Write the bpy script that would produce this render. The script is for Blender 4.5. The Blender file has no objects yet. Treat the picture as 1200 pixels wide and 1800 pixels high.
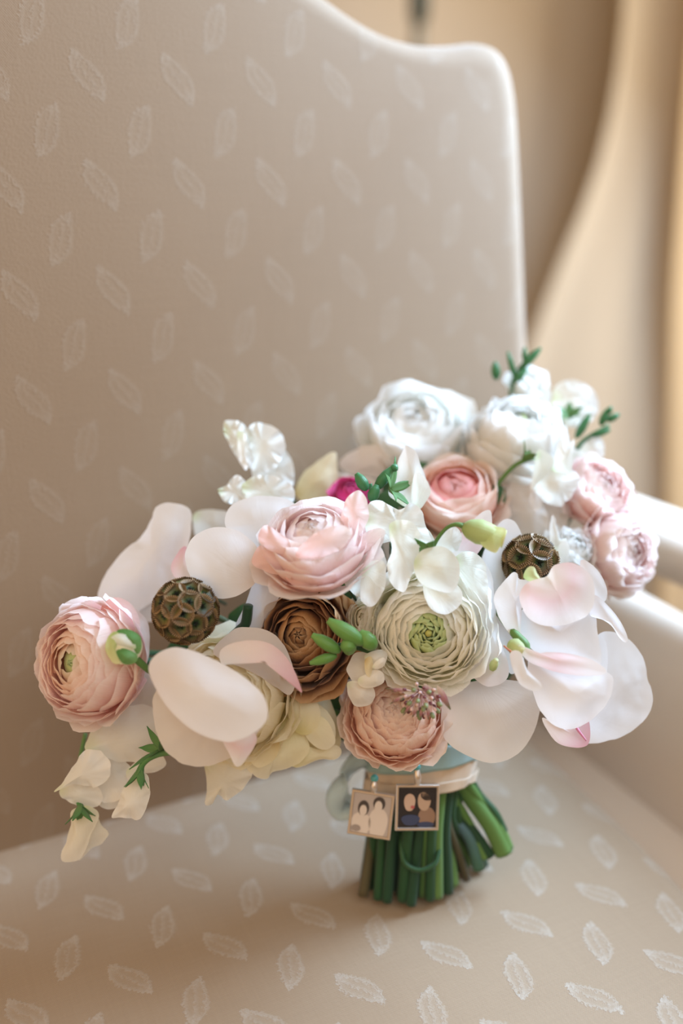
import bpy, bmesh, math, random
from mathutils import Vector, Matrix, noise
from math import sin, cos, pi, radians, sqrt

# ------------------------------------------------------------ camera, light
scene = bpy.context.scene
C = scene.collection
PITCH, YAW, FPX = radians(20), radians(26), 1750.0
CAM = Vector((-.191, -.33, .78))
FW = Vector((sin(YAW)*cos(PITCH), cos(YAW)*cos(PITCH), -sin(PITCH)))
RT = Vector((cos(YAW), -sin(YAW), 0))
UP = RT.cross(FW)
TW = -FW
cd = bpy.data.cameras.new('camera')
cam = bpy.data.objects.new('camera', cd); C.objects.link(cam)
cam.matrix_world = Matrix.Translation(CAM) @ Matrix((RT, UP, TW)).transposed().to_4x4()
cd.sensor_fit = 'VERTICAL'; cd.sensor_height = 36; cd.lens = FPX*36/1800
cd.clip_start = .01
cd.dof.use_dof = True; cd.dof.focus_distance = .415; cd.dof.aperture_fstop = 2.3
scene.camera = cam
scene.cycles.max_bounces = 14; scene.cycles.diffuse_bounces = 8; scene.cycles.transmission_bounces = 8

def W(x, y, t):
    """point seen at pixel (x, y) of the 1200x1800 frame, t metres deep"""
    return CAM + t*(FW + RT*((x-600)/FPX) - UP*((y-900)/FPX))
def cdir(r, u, w):
    return (RT*r + UP*u + TW*w).normalized()

world = bpy.data.worlds.new('world'); scene.world = world; world.use_nodes = True
wb = world.node_tree.nodes['Background']
wb.inputs[0].default_value = (1.0, .51, .13, 1); wb.inputs[1].default_value = .42

def area(name, loc, target, sx, sy, power, col):
    ld = bpy.data.lights.new(name, 'AREA'); ld.shape = 'RECTANGLE'; ld.size = sx; ld.size_y = sy
    ld.energy = power; ld.color = col
    o = bpy.data.objects.new(name, ld); C.objects.link(o); o.location = loc
    o.rotation_euler = (Vector(target)-Vector(loc)).to_track_quat('-Z', 'Y').to_euler()
    return o
FH = Vector((sin(YAW), cos(YAW), 0))
area('window_daylight', Vector((0, 0, 1.12)) + RT*.58 + FH*.31, (0, 0, .60), .42, .56, 25, (.54, .79, 1.08))
area('background_fill', Vector((0, 0, .95)) + RT*.92 + FH*.42, Vector((0, 0, .85)) + RT*.38 + FH*1.25, .5, .7, 10, (1, .88, .70))  # added fill to brighten wall and curtains, no actual lamp there

area('cool_front_fill', CAM + Vector((0, 0, .60)) - FH*.35 + RT*.30, (0.05, 0, .55), 1.2, 1.0, 7.5, (.80, .93, 1.0))  # added cool fill from above the camera, lifts the flower fronts
area('warm_left_fill', CAM + Vector((0, 0, .25)) - FH*.25 - RT*.75, (-.1, 0, .60), .9, .9, 4.5, (1, .66, .34))  # added warm fill, tints the left side of chair and flowers
scene.view_settings.view_transform = 'Standard'; scene.view_settings.look = 'None'
scene.view_settings.exposure = 0.0; scene.view_settings.gamma = 1; scene.view_settings.use_curve_mapping = False

# ------------------------------------------------------------ helpers
def mesh(name, verts, faces, uvs=None, smooth=True):
    me = bpy.data.meshes.new(name)
    me.from_pydata([tuple(v) for v in verts], [], faces)
    if uvs is not None:
        ul = me.uv_layers.new(name='UVMap')
        flat = []
        for p in me.polygons:
            for vi in p.vertices: flat.extend(uvs[vi])
        ul.data.foreach_set('uv', flat)
    if smooth: me.polygons.foreach_set('use_smooth', [True]*len(me.polygons))
    me.update()
    return me
def obj(name, me, mat=None, parent=None, thick=0):
    o = bpy.data.objects.new(name, me); C.objects.link(o)
    if mat is not None and not me.materials: me.materials.append(mat)
    if parent is not None: o.parent = parent; o.matrix_parent_inverse = Matrix()
    if thick:
        m = o.modifiers.new('thickness', 'SOLIDIFY'); m.thickness = thick; m.offset = 0
    return o
def thing(name, label, cat, loc=(0, 0, 0), group=None, rot=None):
    o = bpy.data.objects.new(name, None); C.objects.link(o)
    o.empty_display_size = .01
    o.location = loc
    if rot is not None: o.rotation_euler = rot.to_euler()
    o['label'] = label; o['category'] = cat
    if group: o['group'] = group
    return o
def tag(o, label, cat, group=None):
    o['label'] = label; o['category'] = cat
    if group: o['group'] = group
    return o
def catmull(pts, n, closed=False):
    pts = [Vector(p) for p in pts]; N = len(pts); out = []
    segs = N if closed else N-1
    for i in range(segs):
        if closed: a, b, c, d = pts[(i-1) % N], pts[i], pts[(i+1) % N], pts[(i+2) % N]
        else: a, b, c, d = pts[max(i-1, 0)], pts[i], pts[i+1], pts[min(i+2, N-1)]
        for k in range(n):
            t = k/n
            out.append(.5*((2*b)+(c-a)*t+(2*a-5*b+4*c-d)*t*t+(3*b-a-3*c+d)*t**3))
    if not closed: out.append(pts[-1])
    return out
def tube(pts, rad, n=4, sides=8, cap=True, origin=None):
    o = Vector(origin) if origin is not None else Vector()
    P = catmull([Vector(p)-o for p in pts], n)
    M = len(P); R = []
    for i in range(M):
        f = i/(M-1)*(len(rad)-1) if isinstance(rad, (list, tuple)) else 0
        if isinstance(rad, (list, tuple)):
            a = int(min(f, len(rad)-2)); R.append(rad[a]+(rad[a+1]-rad[a])*(f-a))
        else: R.append(rad)
    V = []; U = []; F = []
    prev = None
    for i in range(M):
        T = (P[min(i+1, M-1)]-P[max(i-1, 0)]).normalized()
        if prev is None:
            X = T.orthogonal().normalized()
        else: X = (prev - T*prev.dot(T)).normalized()
        prev = X; Y = T.cross(X)
        for s in range(sides):
            a = 2*pi*s/sides
            V.append(P[i]+(X*cos(a)+Y*sin(a))*R[i]); U.append((s/sides, i/(M-1)))
    for i in range(M-1):
        for s in range(sides):
            a = i*sides+s; b = i*sides+(s+1) % sides
            F.append((a, b, b+sides, a+sides))
    if cap:
        F.append(tuple(range(sides-1, -1, -1))); F.append(tuple(range((M-1)*sides, M*sides)))
    return V, F, U
def tube_obj(name, pts, rad, mat, parent=None, n=4, sides=8):
    org = parent.location if parent is not None else Vector()
    if parent is not None and parent.rotation_euler.to_matrix() != Matrix.Identity(3):
        inv = Matrix.LocRotScale(parent.location, parent.rotation_euler, None).inverted()
        pts = [inv @ Vector(p) for p in pts]; org = Vector()
    V, F, U = tube(pts, rad, n, sides, origin=org)
    return obj(name, mesh(name, V, F, U), mat, parent)

# ------------------------------------------------------------ materials
class NT:
    def __init__(s, name):
        s.m = bpy.data.materials.new(name); s.m.use_nodes = True
        s.t = s.m.node_tree; s.n = s.t.nodes; s.l = s.t.links; s.n.clear()
        s.out = s.n.new('ShaderNodeOutputMaterial')
    def __call__(s, typ, ins=None, **kw):
        nd = s.n.new(typ)
        for k, v in kw.items(): setattr(nd, k, v)
        for k, v in (ins or {}).items():
            if hasattr(v, 'links'): s.l.new(v, nd.inputs[k])
            elif hasattr(v, 'outputs'): s.l.new(v.outputs[0], nd.inputs[k])
            else: nd.inputs[k].default_value = v
        return nd
    def math(s, op, a, b=None, c=None, clamp=False):
        ins = {0: a}
        if b is not None: ins[1] = b
        if c is not None: ins[2] = c
        return s('ShaderNodeMath', ins, operation=op, use_clamp=clamp).outputs[0]
def c4(c): return (c[0], c[1], c[2], 1)
def ramp(nt, fac, stops):
    r = nt('ShaderNodeValToRGB', {0: fac})
    e = r.color_ramp.elements
    while len(e) < len(stops): e.new(.5)
    for i, (p, c) in enumerate(stops): e[i].position = p; e[i].color = c4(c)
    return r.outputs[0]
def mixc(nt, fac, a, b, mode='MIX'):
    m = nt('ShaderNodeMix', data_type='RGBA', blend_type=mode)
    for i, v in ((0, fac), (6, a), (7, b)):
        if hasattr(v, 'links'): nt.l.new(v, m.inputs[i])
        else: m.inputs[i].default_value = c4(v) if isinstance(v, (tuple, list)) else v
    return m.outputs[2]

def petal_mat(name, stops, trans=.3, vein=.06, rough=.55, bump=.25):
    nt = NT(name)
    uv = nt('ShaderNodeUVMap', uv_map='UVMap')
    sep = nt('ShaderNodeSeparateXYZ', {0: uv})
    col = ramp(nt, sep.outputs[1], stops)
    mp = nt('ShaderNodeMapping', {0: uv, 3: (26, 1.6, 1)})
    ns = nt('ShaderNodeTexNoise', {0: mp.outputs[0], 'Scale': 1.6, 'Detail': 3})
    geo = nt('ShaderNodeNewGeometry')
    n2 = nt('ShaderNodeTexNoise', {0: geo.outputs['Position'], 'Scale': 90, 'Detail': 2})
    dark = mixc(nt, 1.0, col, (.95, .92, .90), 'MULTIPLY')
    f = nt.math('MULTIPLY', nt.math('SUBTRACT', ns.outputs[0], .42), vein*14, clamp=True)
    col2 = mixc(nt, f, col, dark)
    col3 = mixc(nt, nt.math('MULTIPLY', n2.outputs[0], .25), col2, dark)
    bp = nt('ShaderNodeBump', {'Strength': bump, 'Distance': .0006, 'Height': ns.outputs[0]})
    pr = nt('ShaderNodeBsdfPrincipled', {'Base Color': col3, 'Roughness': rough, 'Normal': bp.outputs[0], 'Sheen Weight': .15, 'Specular IOR Level': .35})
    tr = nt('ShaderNodeBsdfTranslucent', {'Color': col3, 'Normal': bp.outputs[0]})
    mx = nt('ShaderNodeMixShader', {0: min(.55, trans*1.6), 1: pr, 2: tr})
    nt.l.new(mx.outputs[0], nt.out.inputs[0])
    return nt.m
WHT = (.90, .90, .90)
M = {}
M['orchid'] = petal_mat('orchid_petal', [(0, (.84, .78, .78)), (.35, (.88, .88, .91)), (1, (.90, .915, .95))], .28, .02, .42, .12)  # faint blue in the white stands in for a cool highlight
M['orchid_pink'] = petal_mat('orchid_blush_petal', [(0, (.86, .86, .82)), (.45, (.88, .70, .74)), (.8, (.89, .86, .88)), (1, (.9, .89, .9))], .28, .03, .42, .12)
M['orchid_tip'] = petal_mat('orchid_pink_tip', [(0, (.88, .85, .82)), (.5, (.86, .74, .74)), (1, (.74, .42, .5))], .25, .03, .45, .15)
M['orchid_shade'] = petal_mat('orchid_shaded_petal', [(0, (.80, .72, .68)), (1, (.86, .81, .76))], .3, .03, .45, .12)  # shaded copy of the white petal, beige shade put into its colour
M['white'] = petal_mat('white_petal', [(0, (.74, .82, .55)), (.25, (.88, .89, .83)), (1, (.91, .91, .90))], .34, .06, .5)
M['pea'] = petal_mat('white_sweet_pea_petal', [(0, (.70, .80, .52)), (.2, (.87, .90, .83)), (1, (.92, .93, .92))], .36, .09, .5, .4)
M['cream'] = petal_mat('cream_petal', [(0, (.80, .72, .32)), (.4, (.92, .85, .58)), (1, (.94, .89, .72))], .32, .07, .5)
M['yellowcream'] = petal_mat('yellow_cream_petal', [(0, (.70, .52, .22)), (.35, (.86, .76, .50)), (1, (.90, .85, .66))], .32, .08, .5)
M['whitecream'] = petal_mat('white_ranunculus_petal', [(0, (.70, .78, .34)), (.4, (.94, .92, .72)), (.8, (.95, .94, .85)), (1, (.95, .94, .89))], .36, .06, .5)
M['pink'] = petal_mat('pink_petal', [(0, (.93, .56, .50)), (.45, (.94, .67, .63)), (.85, (.95, .79, .76)), (1, (.96, .89, .87))], .36, .06, .5, .35)
M['pink_pale'] = petal_mat('pale_pink_petal', [(0, (.92, .64, .60)), (.4, (.93, .73, .70)), (.85, (.94, .82, .80)), (1, (.94, .89, .88))], .36, .06, .5, .35)
M['peach'] = petal_mat('peach_petal', [(0, (.94, .54, .38)), (.45, (.94, .66, .53)), (.85, (.94, .76, .66)), (1, (.95, .84, .77))], .36, .06, .5)
M['coral'] = petal_mat('coral_petal', [(0, (.86, .22, .22)), (.6, (.88, .32, .32)), (1, (.90, .52, .48))], .3, .05)
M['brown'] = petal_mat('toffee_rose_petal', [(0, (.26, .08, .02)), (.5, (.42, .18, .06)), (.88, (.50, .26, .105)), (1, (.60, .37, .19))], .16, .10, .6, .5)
M['eye'] = petal_mat('green_inner_petal', [(0, (.25, .38, .08)), (.6, (.42, .55, .18)), (1, (.62, .72, .38))], .25, .05)
M['soft'] = petal_mat('soft_white_petal', [(0, (.80, .84, .60)), (.25, (.92, .90, .82)), (1, (.94, .93, .90))], .32, .06, .5)
M['softcream'] = petal_mat('soft_cream_petal', [(0, (.82, .82, .56)), (.3, (.92, .88, .74)), (1, (.94, .91, .82))], .32, .07, .5)
M['magenta'] = petal_mat('magenta_petal', [(0, (.45, .02, .12)), (1, (.70, .06, .25))], .2, .05)
def leaf_mat(name, c, c2, rough=.45, trans=.1):
    return petal_mat(name, [(0, c), (1, c2)], trans, .1, rough, .3)
M['stem'] = leaf_mat('green_stem', (.028, .095, .028), (.015, .07, .022))
M['stem_light'] = leaf_mat('light_green_stem', (.10, .22, .05), (.12, .24, .06))
M['stem_dark'] = leaf_mat('dark_green_stem', (.012, .05, .02), (.012, .06, .024))
M['stem_brown'] = leaf_mat('olive_stem', (.07, .09, .03), (.09, .07, .03))
M['bud'] = leaf_mat('green_bud', (.10, .25, .05), (.17, .36, .09), .35)
M['bud_dark'] = leaf_mat('dark_green_bud', (.03, .14, .05), (.06, .24, .09), .4)
M['calyx'] = leaf_mat('green_calyx', (.18, .34, .12), (.08, .26, .07), .5, .2)
M['palecalyx'] = leaf_mat('pale_green_calyx', (.45, .58, .22), (.80, .82, .50), .5, .3)
M['leaf'] = leaf_mat('dark_leaf', (.025, .085, .03), (.05, .15, .05), .4)
M['blue_stem'] = leaf_mat('blue_grey_stem', (.14, .22, .33), (.05, .14, .08), .35)

def plain(name, c, rough=.5, metal=0, alpha=None, **kw):
    nt = NT(name)
    ns = nt('ShaderNodeTexNoise', {'Scale': 60, 'Detail': 3})
    col = mixc(nt, nt.math('MULTIPLY', ns.outputs[0], .35), c, tuple(v*.8 for v in c))
    ins = {'Base Color': col, 'Roughness': rough, 'Metallic': metal}
    pr = nt('ShaderNodeBsdfPrincipled', ins)
    nt.l.new(pr.outputs[0], nt.out.inputs[0])
    return nt.m

# damask: small leaves leaning either way in half drop, over a fine weave
def damask(name, ou, ov, base, hi, weave=1.0, motif=1.0):
    nt = NT(name)
    uv = nt('ShaderNodeUVMap', uv_map='UVMap'); sp = nt('ShaderNodeSeparateXYZ', {0: uv})
    u, v = sp.outputs[0], sp.outputs[1]
    geo = nt('ShaderNodeNewGeometry')
    dn = nt('ShaderNodeTexNoise', {0: uv, 'Scale': 700, 'Detail': 3})
    dj = nt.math('MULTIPLY', nt.math('SUBTRACT', dn.outputs[0], .5), .0060)
    PX, PY = .0425, .047
    def leaf(du, dv, ang):
        def cell(a, off, per):
            x = nt.math('DIVIDE', nt.math('SUBTRACT', a, off), per)
            x = nt.math('SUBTRACT', nt.math('FRACT', nt.math('ADD', x, 100.5)), .5)
            return nt.math('MULTIPLY', x, per)
        x = cell(u, ou+du, PX); y = cell(v, ov+dv, PY)
        ca, sa = cos(ang), sin(ang)
        a = nt.math('SUBTRACT', nt.math('MULTIPLY', x, ca), nt.math('MULTIPLY', y, sa))
        b = nt.math('ADD', nt.math('MULTIPLY', x, sa), nt.math('MULTIPLY', y, ca))
        a = nt.math('ADD', a, dj)
        # s-shaped rib
        a = nt.math('ADD', a, nt.math('MULTIPLY', nt.math('SINE', nt.math('MULTIPLY', b, 240)), .0009))
        q = nt.math('DIVIDE', b, .0135); q = nt.math('SUBTRACT', 1, nt.math('MULTIPLY', q, q))
        w = nt.math('MULTIPLY', nt.math('MAXIMUM', q, .0001), .0056)
        d = nt.math('DIVIDE', nt.math('ABSOLUTE', a), w)       # 0 rib .. 1 edge
        body = nt.math('SMOOTH_MIN', nt.math('MULTIPLY', nt.math('SUBTRACT', 1.08, d), 3.5, clamp=True), 1, .1)
        hole = nt.math('MULTIPLY', nt.math('SUBTRACT', .50, nt.math('ABSOLUTE', nt.math('SUBTRACT', d, .38))), 3.0, clamp=True)
        hole = nt.math('MULTIPLY', hole, nt.math('MULTIPLY', nt.math('SUBTRACT', q, .45), 2.5, clamp=True))
        return nt.math('MULTIPLY', body, nt.math('SUBTRACT', 1, nt.math('MULTIPLY', hole, .78)))
    A = leaf(0, 0, radians(27)); B = leaf(PX/2, PY/2, radians(-27))
    mo = nt.math('MAXIMUM', A, B)
    if isinstance(motif, (int, float)): mo = nt.math('MULTIPLY', mo, motif)
    mo = nt.math('MULTIPLY', mo, nt.math('ADD', .45, nt.math('MULTIPLY', nt.math('SUBTRACT', dn.outputs[0], .3), 1.6), clamp=True))
    # weave
    wu = nt.math('SINE', nt.math('MULTIPLY', u, 2*pi/.00105)); wv = nt.math('SINE', nt.math('MULTIPLY', v, 2*pi/.00105))
    tw = nt.math('SINE', nt.math('MULTIPLY', nt.math('ADD', u, nt.math('MULTIPLY', v, .8)), 2*pi/.0011))
    we = nt.math('ADD', nt.math('MULTIPLY', nt.math('MULTIPLY', wu, wv), .5), nt.math('MULTIPLY', tw, .3))
    mp = nt('ShaderNodeMapping', {0: uv, 3: (25, 900, 1)})
    sl = nt('ShaderNodeTexNoise', {0: mp.outputs[0], 'Scale': 1, 'Detail': 2})
    mp2 = nt('ShaderNodeMapping', {0: uv, 3: (900, 25, 1)})
    sl2 = nt('ShaderNodeTexNoise', {0: mp2.outputs[0], 'Scale': 1, 'Detail': 2})
    col = mixc(nt, nt.math('MULTIPLY', mo, .75), base, hi)
    t = nt.math('ADD', nt.math('MULTIPLY', we, .07*weave), nt.math('MULTIPLY', nt.math('SUBTRACT', nt.math('ADD', sl.outputs[0], sl2.outputs[0]), 1), .22*weave))
    col = mixc(nt, 1.0, col, mixc(nt, nt.math('ADD', t, .5, clamp=True), (.84, .82, .80), (1.12, 1.12, 1.12)), 'MULTIPLY')
    h = nt.math('ADD', nt.math('MULTIPLY', we, .12), nt.math('MULTIPLY', mo, 1.0))
    h = nt.math('ADD', h, nt.math('MULTIPLY', dn.outputs[0], .35))
    bp = nt('ShaderNodeBump', {'Strength': .5, 'Distance': .0006, 'Height': h})
    pr = nt('ShaderNodeBsdfPrincipled', {'Base Color': col, 'Roughness': nt.math('SUBTRACT', .75, nt.math('MULTIPLY', mo, .2)), 'Normal': bp.outputs[0], 'Sheen Weight': .5, 'Specular IOR Level': .5})
    nt.l.new(pr.outputs[0], nt.out.inputs[0])
    return nt.m
FB, FHI = (.250, .170, .100), (.365, .315, .255)
M['fab_back'] = damask('damask_back', -.058, .787, FB, FHI, 1.5, .32)
M['fab_seat'] = damask('damask_seat', .0213, -.066, (.295, .208, .128), (.42, .365, .305), 1.7, .9)
M['fab_arm'] = damask('plain_arm_fabric', 0, 0, (.74, .66, .58), (.74, .66, .58), .6, 0)  # plain cloth, colour brightened in place of light missing on the arms
M['wood'] = plain('painted_wood', (.45, .30, .18), .4)

# ------------------------------------------------------------ setting
def quad(name, pts, mat, parent=None):
    return obj(name, mesh(name, pts, [(0, 1, 2, 3)], [(0, 0), (1, 0), (1, 1), (0, 1)], False), mat, parent)
def wallmat(name, c, scale=8):
    nt = NT(name)
    geo = nt('ShaderNodeNewGeometry')
    ns = nt('ShaderNodeTexNoise', {0: geo.outputs['Position'], 'Scale': scale, 'Detail': 5})
    col = mixc(nt, ns.outputs[0], c, tuple(v*.92 for v in c))
    bp = nt('ShaderNodeBump', {'Strength': .1, 'Distance': .002, 'Height': ns.outputs[0]})
    pr = nt('ShaderNodeBsdfPrincipled', {'Base Color': col, 'Roughness': .8, 'Normal': bp.outputs[0]})
    nt.l.new(pr.outputs[0], nt.out.inputs[0]); return nt.m
def rf(r, f, z): return RT*r + FH*f + Vector((0, 0, z))
WALLF = 1.35
mw = wallmat('warm_beige_plaster', (.60, .50, .38)); mf = wallmat('tan_carpet', (.42, .32, .22), 60)
w = quad('wall_back', [rf(-2, WALLF, 0), rf(2.2, WALLF, 0), rf(2.2, WALLF, 2.6), rf(-2, WALLF, 2.6)], mw); w['kind'] = 'structure'
w = quad('floor', [rf(-2, -1.5, 0), rf(2.2, -1.5, 0), rf(2.2, WALLF, 0), rf(-2, WALLF, 0)], mf); w['kind'] = 'structure'
def skirting():
    V = []; prof = [(0, 0), (.018, 0), (.018, .09), (.012, .11), (0, .12)]
    for r in (-2, 2.2):
        for d, z in prof: V.append(rf(r, WALLF-d-.0005, z))
    n = len(prof); F = [(i, i+1, n+i+1, n+i) for i in range(n-1)]
    return mesh('baseboard_back', V, F, [(0, 0)]*len(V), False)
b = obj('baseboard_back', skirting(), plain('white_skirting', (.7, .66, .58))); b['kind'] = 'structure'

# curtains hanging in front of the wall (sheet with folds, real thickness)
def cloth_mat(name, c, tr=.25):
    nt = NT(name)
    geo = nt('ShaderNodeNewGeometry')
    ns = nt('ShaderNodeTexNoise', {0: geo.outputs['Position'], 'Scale': 300, 'Detail': 3})
    col = mixc(nt, ns.outputs[0], c, tuple(v*.9 for v in c))
    pr = nt('ShaderNodeBsdfPrincipled', {'Base Color': col, 'Roughness': .8, 'Sheen Weight': .2})
    t_ = nt('ShaderNodeBsdfTranslucent', {'Color': col})
    mx = nt('ShaderNodeMixShader', {0: tr, 1: pr, 2: t_}); nt.l.new(mx.outputs[0], nt.out.inputs[0]); return nt.m
def curtain(name, label, edge, right, f0, fold, mat, z0=.02, z1=2.5, nz=40, nu=90, k=1.0):
    """edge(z), right(z): left and right border (metres along the wall)"""
    V = []; F = []; U = []
    for j in range(nz+1):
        z = z0+(z1-z0)*j/nz
        a, b_ = edge(z), right(z)
        for i in range(nu+1):
            s = i/nu; r = a+(b_-a)*s
            f = f0 + fold*sin(s*2*pi*k*3+.6*sin(z*1.7)) + fold*.45*sin(s*2*pi*k*7+1.3) + .01*noise.noise(Vector((s*4, z*1.5, 3)))
            if i < 5: f -= .022*(1-i/5)**2
            V.append(rf(r, f, z)); U.append((s, z))
    for j in range(nz):
        for i in range(nu):
            q = j*(nu+1)+i; F.append((q, q+1, q+nu+2, q+nu+1))
    o = obj(name, mesh(name, V, F, U), mat, None, .003)
    return tag(o, label, 'curtain')
def wx(x, y, f):   # along-wall position and height seen at a pixel for distance f along FH from the world origin
    r = FW + RT*((x-600)/FPX) - UP*((y-900)/FPX)
    t = (f-CAM.dot(FH))/r.dot(FH); P = CAM+r*t
    return P.dot(RT), P.z
def poly_edge(px, f):
    pts = sorted([wx(x, y, f)[::-1] for x, y in px])
    def g(z):
        if z <= pts[0][0]: return pts[0][1]
        if z >= pts[-1][0]: return pts[-1][1]
        for (z1, a), (z2, b_) in zip(pts, pts[1:]):
            if z1 <= z <= z2:
                s = (z-z1)/(z2-z1); return a+(b_-a)*s
    return g
mc1 = cloth_mat('beige_curtain_cloth', (.80, .72, .60)); mc2 = cloth_mat('light_curtain_cloth', (.75, .67, .55))
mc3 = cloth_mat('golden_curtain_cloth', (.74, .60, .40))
curtain('curtain', 'beige full-length curtain panel behind the right edge of the chair back', lambda z: -.2, lambda z: 1.4, 1.24, .012, mc1, k=.7)
curtain('curtain', 'paler curtain swept down and left over the beige panel, right of the chair back',
        poly_edge([(1100, -80), (1092, 40), (1080, 150), (1058, 260), (1020, 370), (975, 480), (935, 590), (900, 720)], 1.09), lambda z: .80, 1.09, .012, mc2, k=.5)
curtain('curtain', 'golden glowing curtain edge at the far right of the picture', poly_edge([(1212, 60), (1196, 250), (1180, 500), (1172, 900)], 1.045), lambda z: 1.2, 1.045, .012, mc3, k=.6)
# pole behind the chair back
px0 = wx(737, 5, 1.0)
pole = thing('curtain_pull_rod', 'slender dark rod with a small knob, hanging blurred above the chair back dip', 'rod', rf(px0[0], 1.0, 1.6))
V, F, U = tube([(0, 0, 0), (0, 0, -.5), (0, 0, -1.0)], .0085, 3, 10); obj('rod', mesh('rod', V, F, U), plain('grey_brown_metal', (.20, .17, .12), .4, .3), pole)
V, F, U = tube([(0, 0, px0[1]-1.6+.035), (0, 0, px0[1]-1.6+.012), (0, 0, px0[1]-1.6-.012), (0, 0, px0[1]-1.6-.03)], [.006, .013, .013, .006], 4, 12)
obj('knob', mesh('knob', V, F, U), plain('dark_green_metal', (.03, .035, .02), .4, .3), pole)

# ------------------------------------------------------------ armchair
chair = thing('armchair', 'upholstered armchair in pale beige leaf damask with a camel-shaped back', 'armchair', (-.15, 0, 0))
CL = chair.location
def padded(name, outline, c2, R, thick, bulge, emb, uvf, mat, parent, nin=14, arc=6):
    """closed 2-D outline -> padded solid. emb(a,b,h) maps outline plane + height to world"""
    N = len(outline); pts = [Vector((p[0], p[1])) for p in outline]
    cen = Vector(c2)
    nrm = []
    for i in range(N):
        d = (pts[(i+1) % N]-pts[i-1]); n = Vector((d.y, -d.x)).normalized()
        if n.dot(pts[i]-cen) < 0: n = -n
        nrm.append(n)
    rings = []
    core = [pts[i]-nrm[i]*R for i in range(N)]
    for _ in range(30): core = [(core[i-1]+core[i]*2+core[(i+1) % N])/4 for i in range(N)]
    for k in range(1, nin+1):
        s = k/nin; rings.append([(cen+(core[i]-cen)*s, R*0+bulge*(1-s**2.6)) for i in range(N)])
    for k in range(1, arc+1):
        a = pi/2*k/arc; rings.append([(core[i]+(pts[i]-core[i])*sin(a), -R*(1-cos(a))) for i in range(N)])
    for k in range(1, 3): rings.append([(pts[i], -R-(thick-2*R)*k/2) for i in range(N)])
    for k in range(1, arc+1):
        a = pi/2*k/arc; rings.append([(core[i]+(pts[i]-core[i])*cos(a), -thick+R-R*sin(a)) for i in range(N)])
    V = [emb(cen.x, cen.y, bulge)]; U = [uvf(cen.x, cen.y, 0)]; F = []
    for r in rings:
        for p, h in r: V.append(emb(p.x, p.y, h)); U.append(uvf(p.x, p.y, h))
    for i in range(N): F.append((0, 1+i, 1+(i+1) % N))
    for k in range(len(rings)-1):
        for i in range(N):
            a = 1+k*N+i; b_ = 1+k*N+(i+1) % N; F.append((a, a+N, b_+N, b_))
    L = 1+(len(rings)-1)*N; V.append(emb(cen.x, cen.y, -thick)); U.append((0, 0))
    for i in range(N): F.append((L+i, len(V)-1, L+(i+1) % N))
    me = mesh(name, [v-CL for v in V], F, U)
    bm = bmesh.new(); bm.from_mesh(me); bmesh.ops.recalc_face_normals(bm, faces=bm.faces); bm.to_mesh(me); bm.free()
    return obj(name, me, mat, parent)
# back outline in (X, s) with camel top
half = [(.0, .925), (.05, .922), (.10, .908), (.15, .884), (.19, .861), (.225, .842), (.25, .8355), (.272, .8355), (.290, .8375), (.302, .836), (.3105, .829), (.3155, .815), (.3175, .79), (.319, .72), (.320, .64), (.3195, .55), (.3185, .49), (.316, .447), (.305, .4335), (.28, .4325), (.15, .4325)]
ol = [(-.15+x, z) for x, z in half] + [(-.15, .4325)] + [(-.15-x, z) for x, z in reversed(half[1:])]
ol = catmull([(a, b_, 0) for a, b_ in ol], 4, True)
def emb_back(a, b_, h):
    z = b_; wr = .0012*noise.noise(Vector((a*9, z*7, 1)))
    return Vector((a, .1135+.15*(z-.45)-h-wr, z+.15*h))
padded('backrest', ol, (-.15, .64), .017, .10, .010, emb_back, lambda a, b_, h: (a, b_), M['fab_back'], chair, 26, 7)
seat = [(-.425, .185), (-.30, .19), (-.15, .19), (0, .19), (.10, .19), (.128, .185), (.1375, .165), (.1385, .13), (.1392, .085), (.1375, .04), (.1345, -.01), (.130, -.05), (.122, -.085), (.108, -.112), (.08, -.132), (.03, -.155), (-.06, -.185), (-.15, -.195), (-.24, -.185), (-.33, -.155), (-.38, -.132), (-.408, -.112), (-.424, -.085), (-.432, -.05), (-.438, .04), (-.4395, .095)]
sol = catmull([(a, b_, 0) for a, b_ in seat], 4, True)
padded('seat', sol, (-.15, 0), .013, .060, 0.0, lambda a, b_, h: Vector((a, b_, .45+h)), lambda a, b_, h: (a, b_), M['fab_seat'], chair, 26, 6)
# sides: low upholstered side wall, open armrest pad above, deck, legs, rails
def box_round(name, sx, mat, path, w, h, parent=chair):
    """padded bar: rounded-rectangle section swept along path (world points)"""
    P = catmull(path, 8); V = []; F = []; U = []; n = 20
    for i, p in enumerate(P):
        T = (P[min(i+1, len(P)-1)]-P[max(i-1, 0)]).normalized(); X = T.cross(Vector((0, 0, 1))).normalized(); Z = X.cross(T)
        e = min(1, .55+.45*min(i, len(P)-1-i)/2)
        for k in range(n):
            a = 2*pi*k/n; ca, sa = cos(a), sin(a)
            q = (abs(ca)**3.2+abs(sa)**3.2)**(-1/3.2)
            V.append(p+(X*ca*w*q+Z*sa*h*q)*e-CL); U.append((p.y+k*.003, k*.008))
    for i in range(len(P)-1):
        for k in range(n):
            a = i*n+k; b_ = i*n+(k+1) % n; F.append((a, b_, b_+n, a+n))
    F.append(tuple(range(n))[::-1]); F.append(tuple(range((len(P)-1)*n, len(P)*n)))
    return obj(name, mesh(name, V, F, U), mat, parent)
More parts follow.
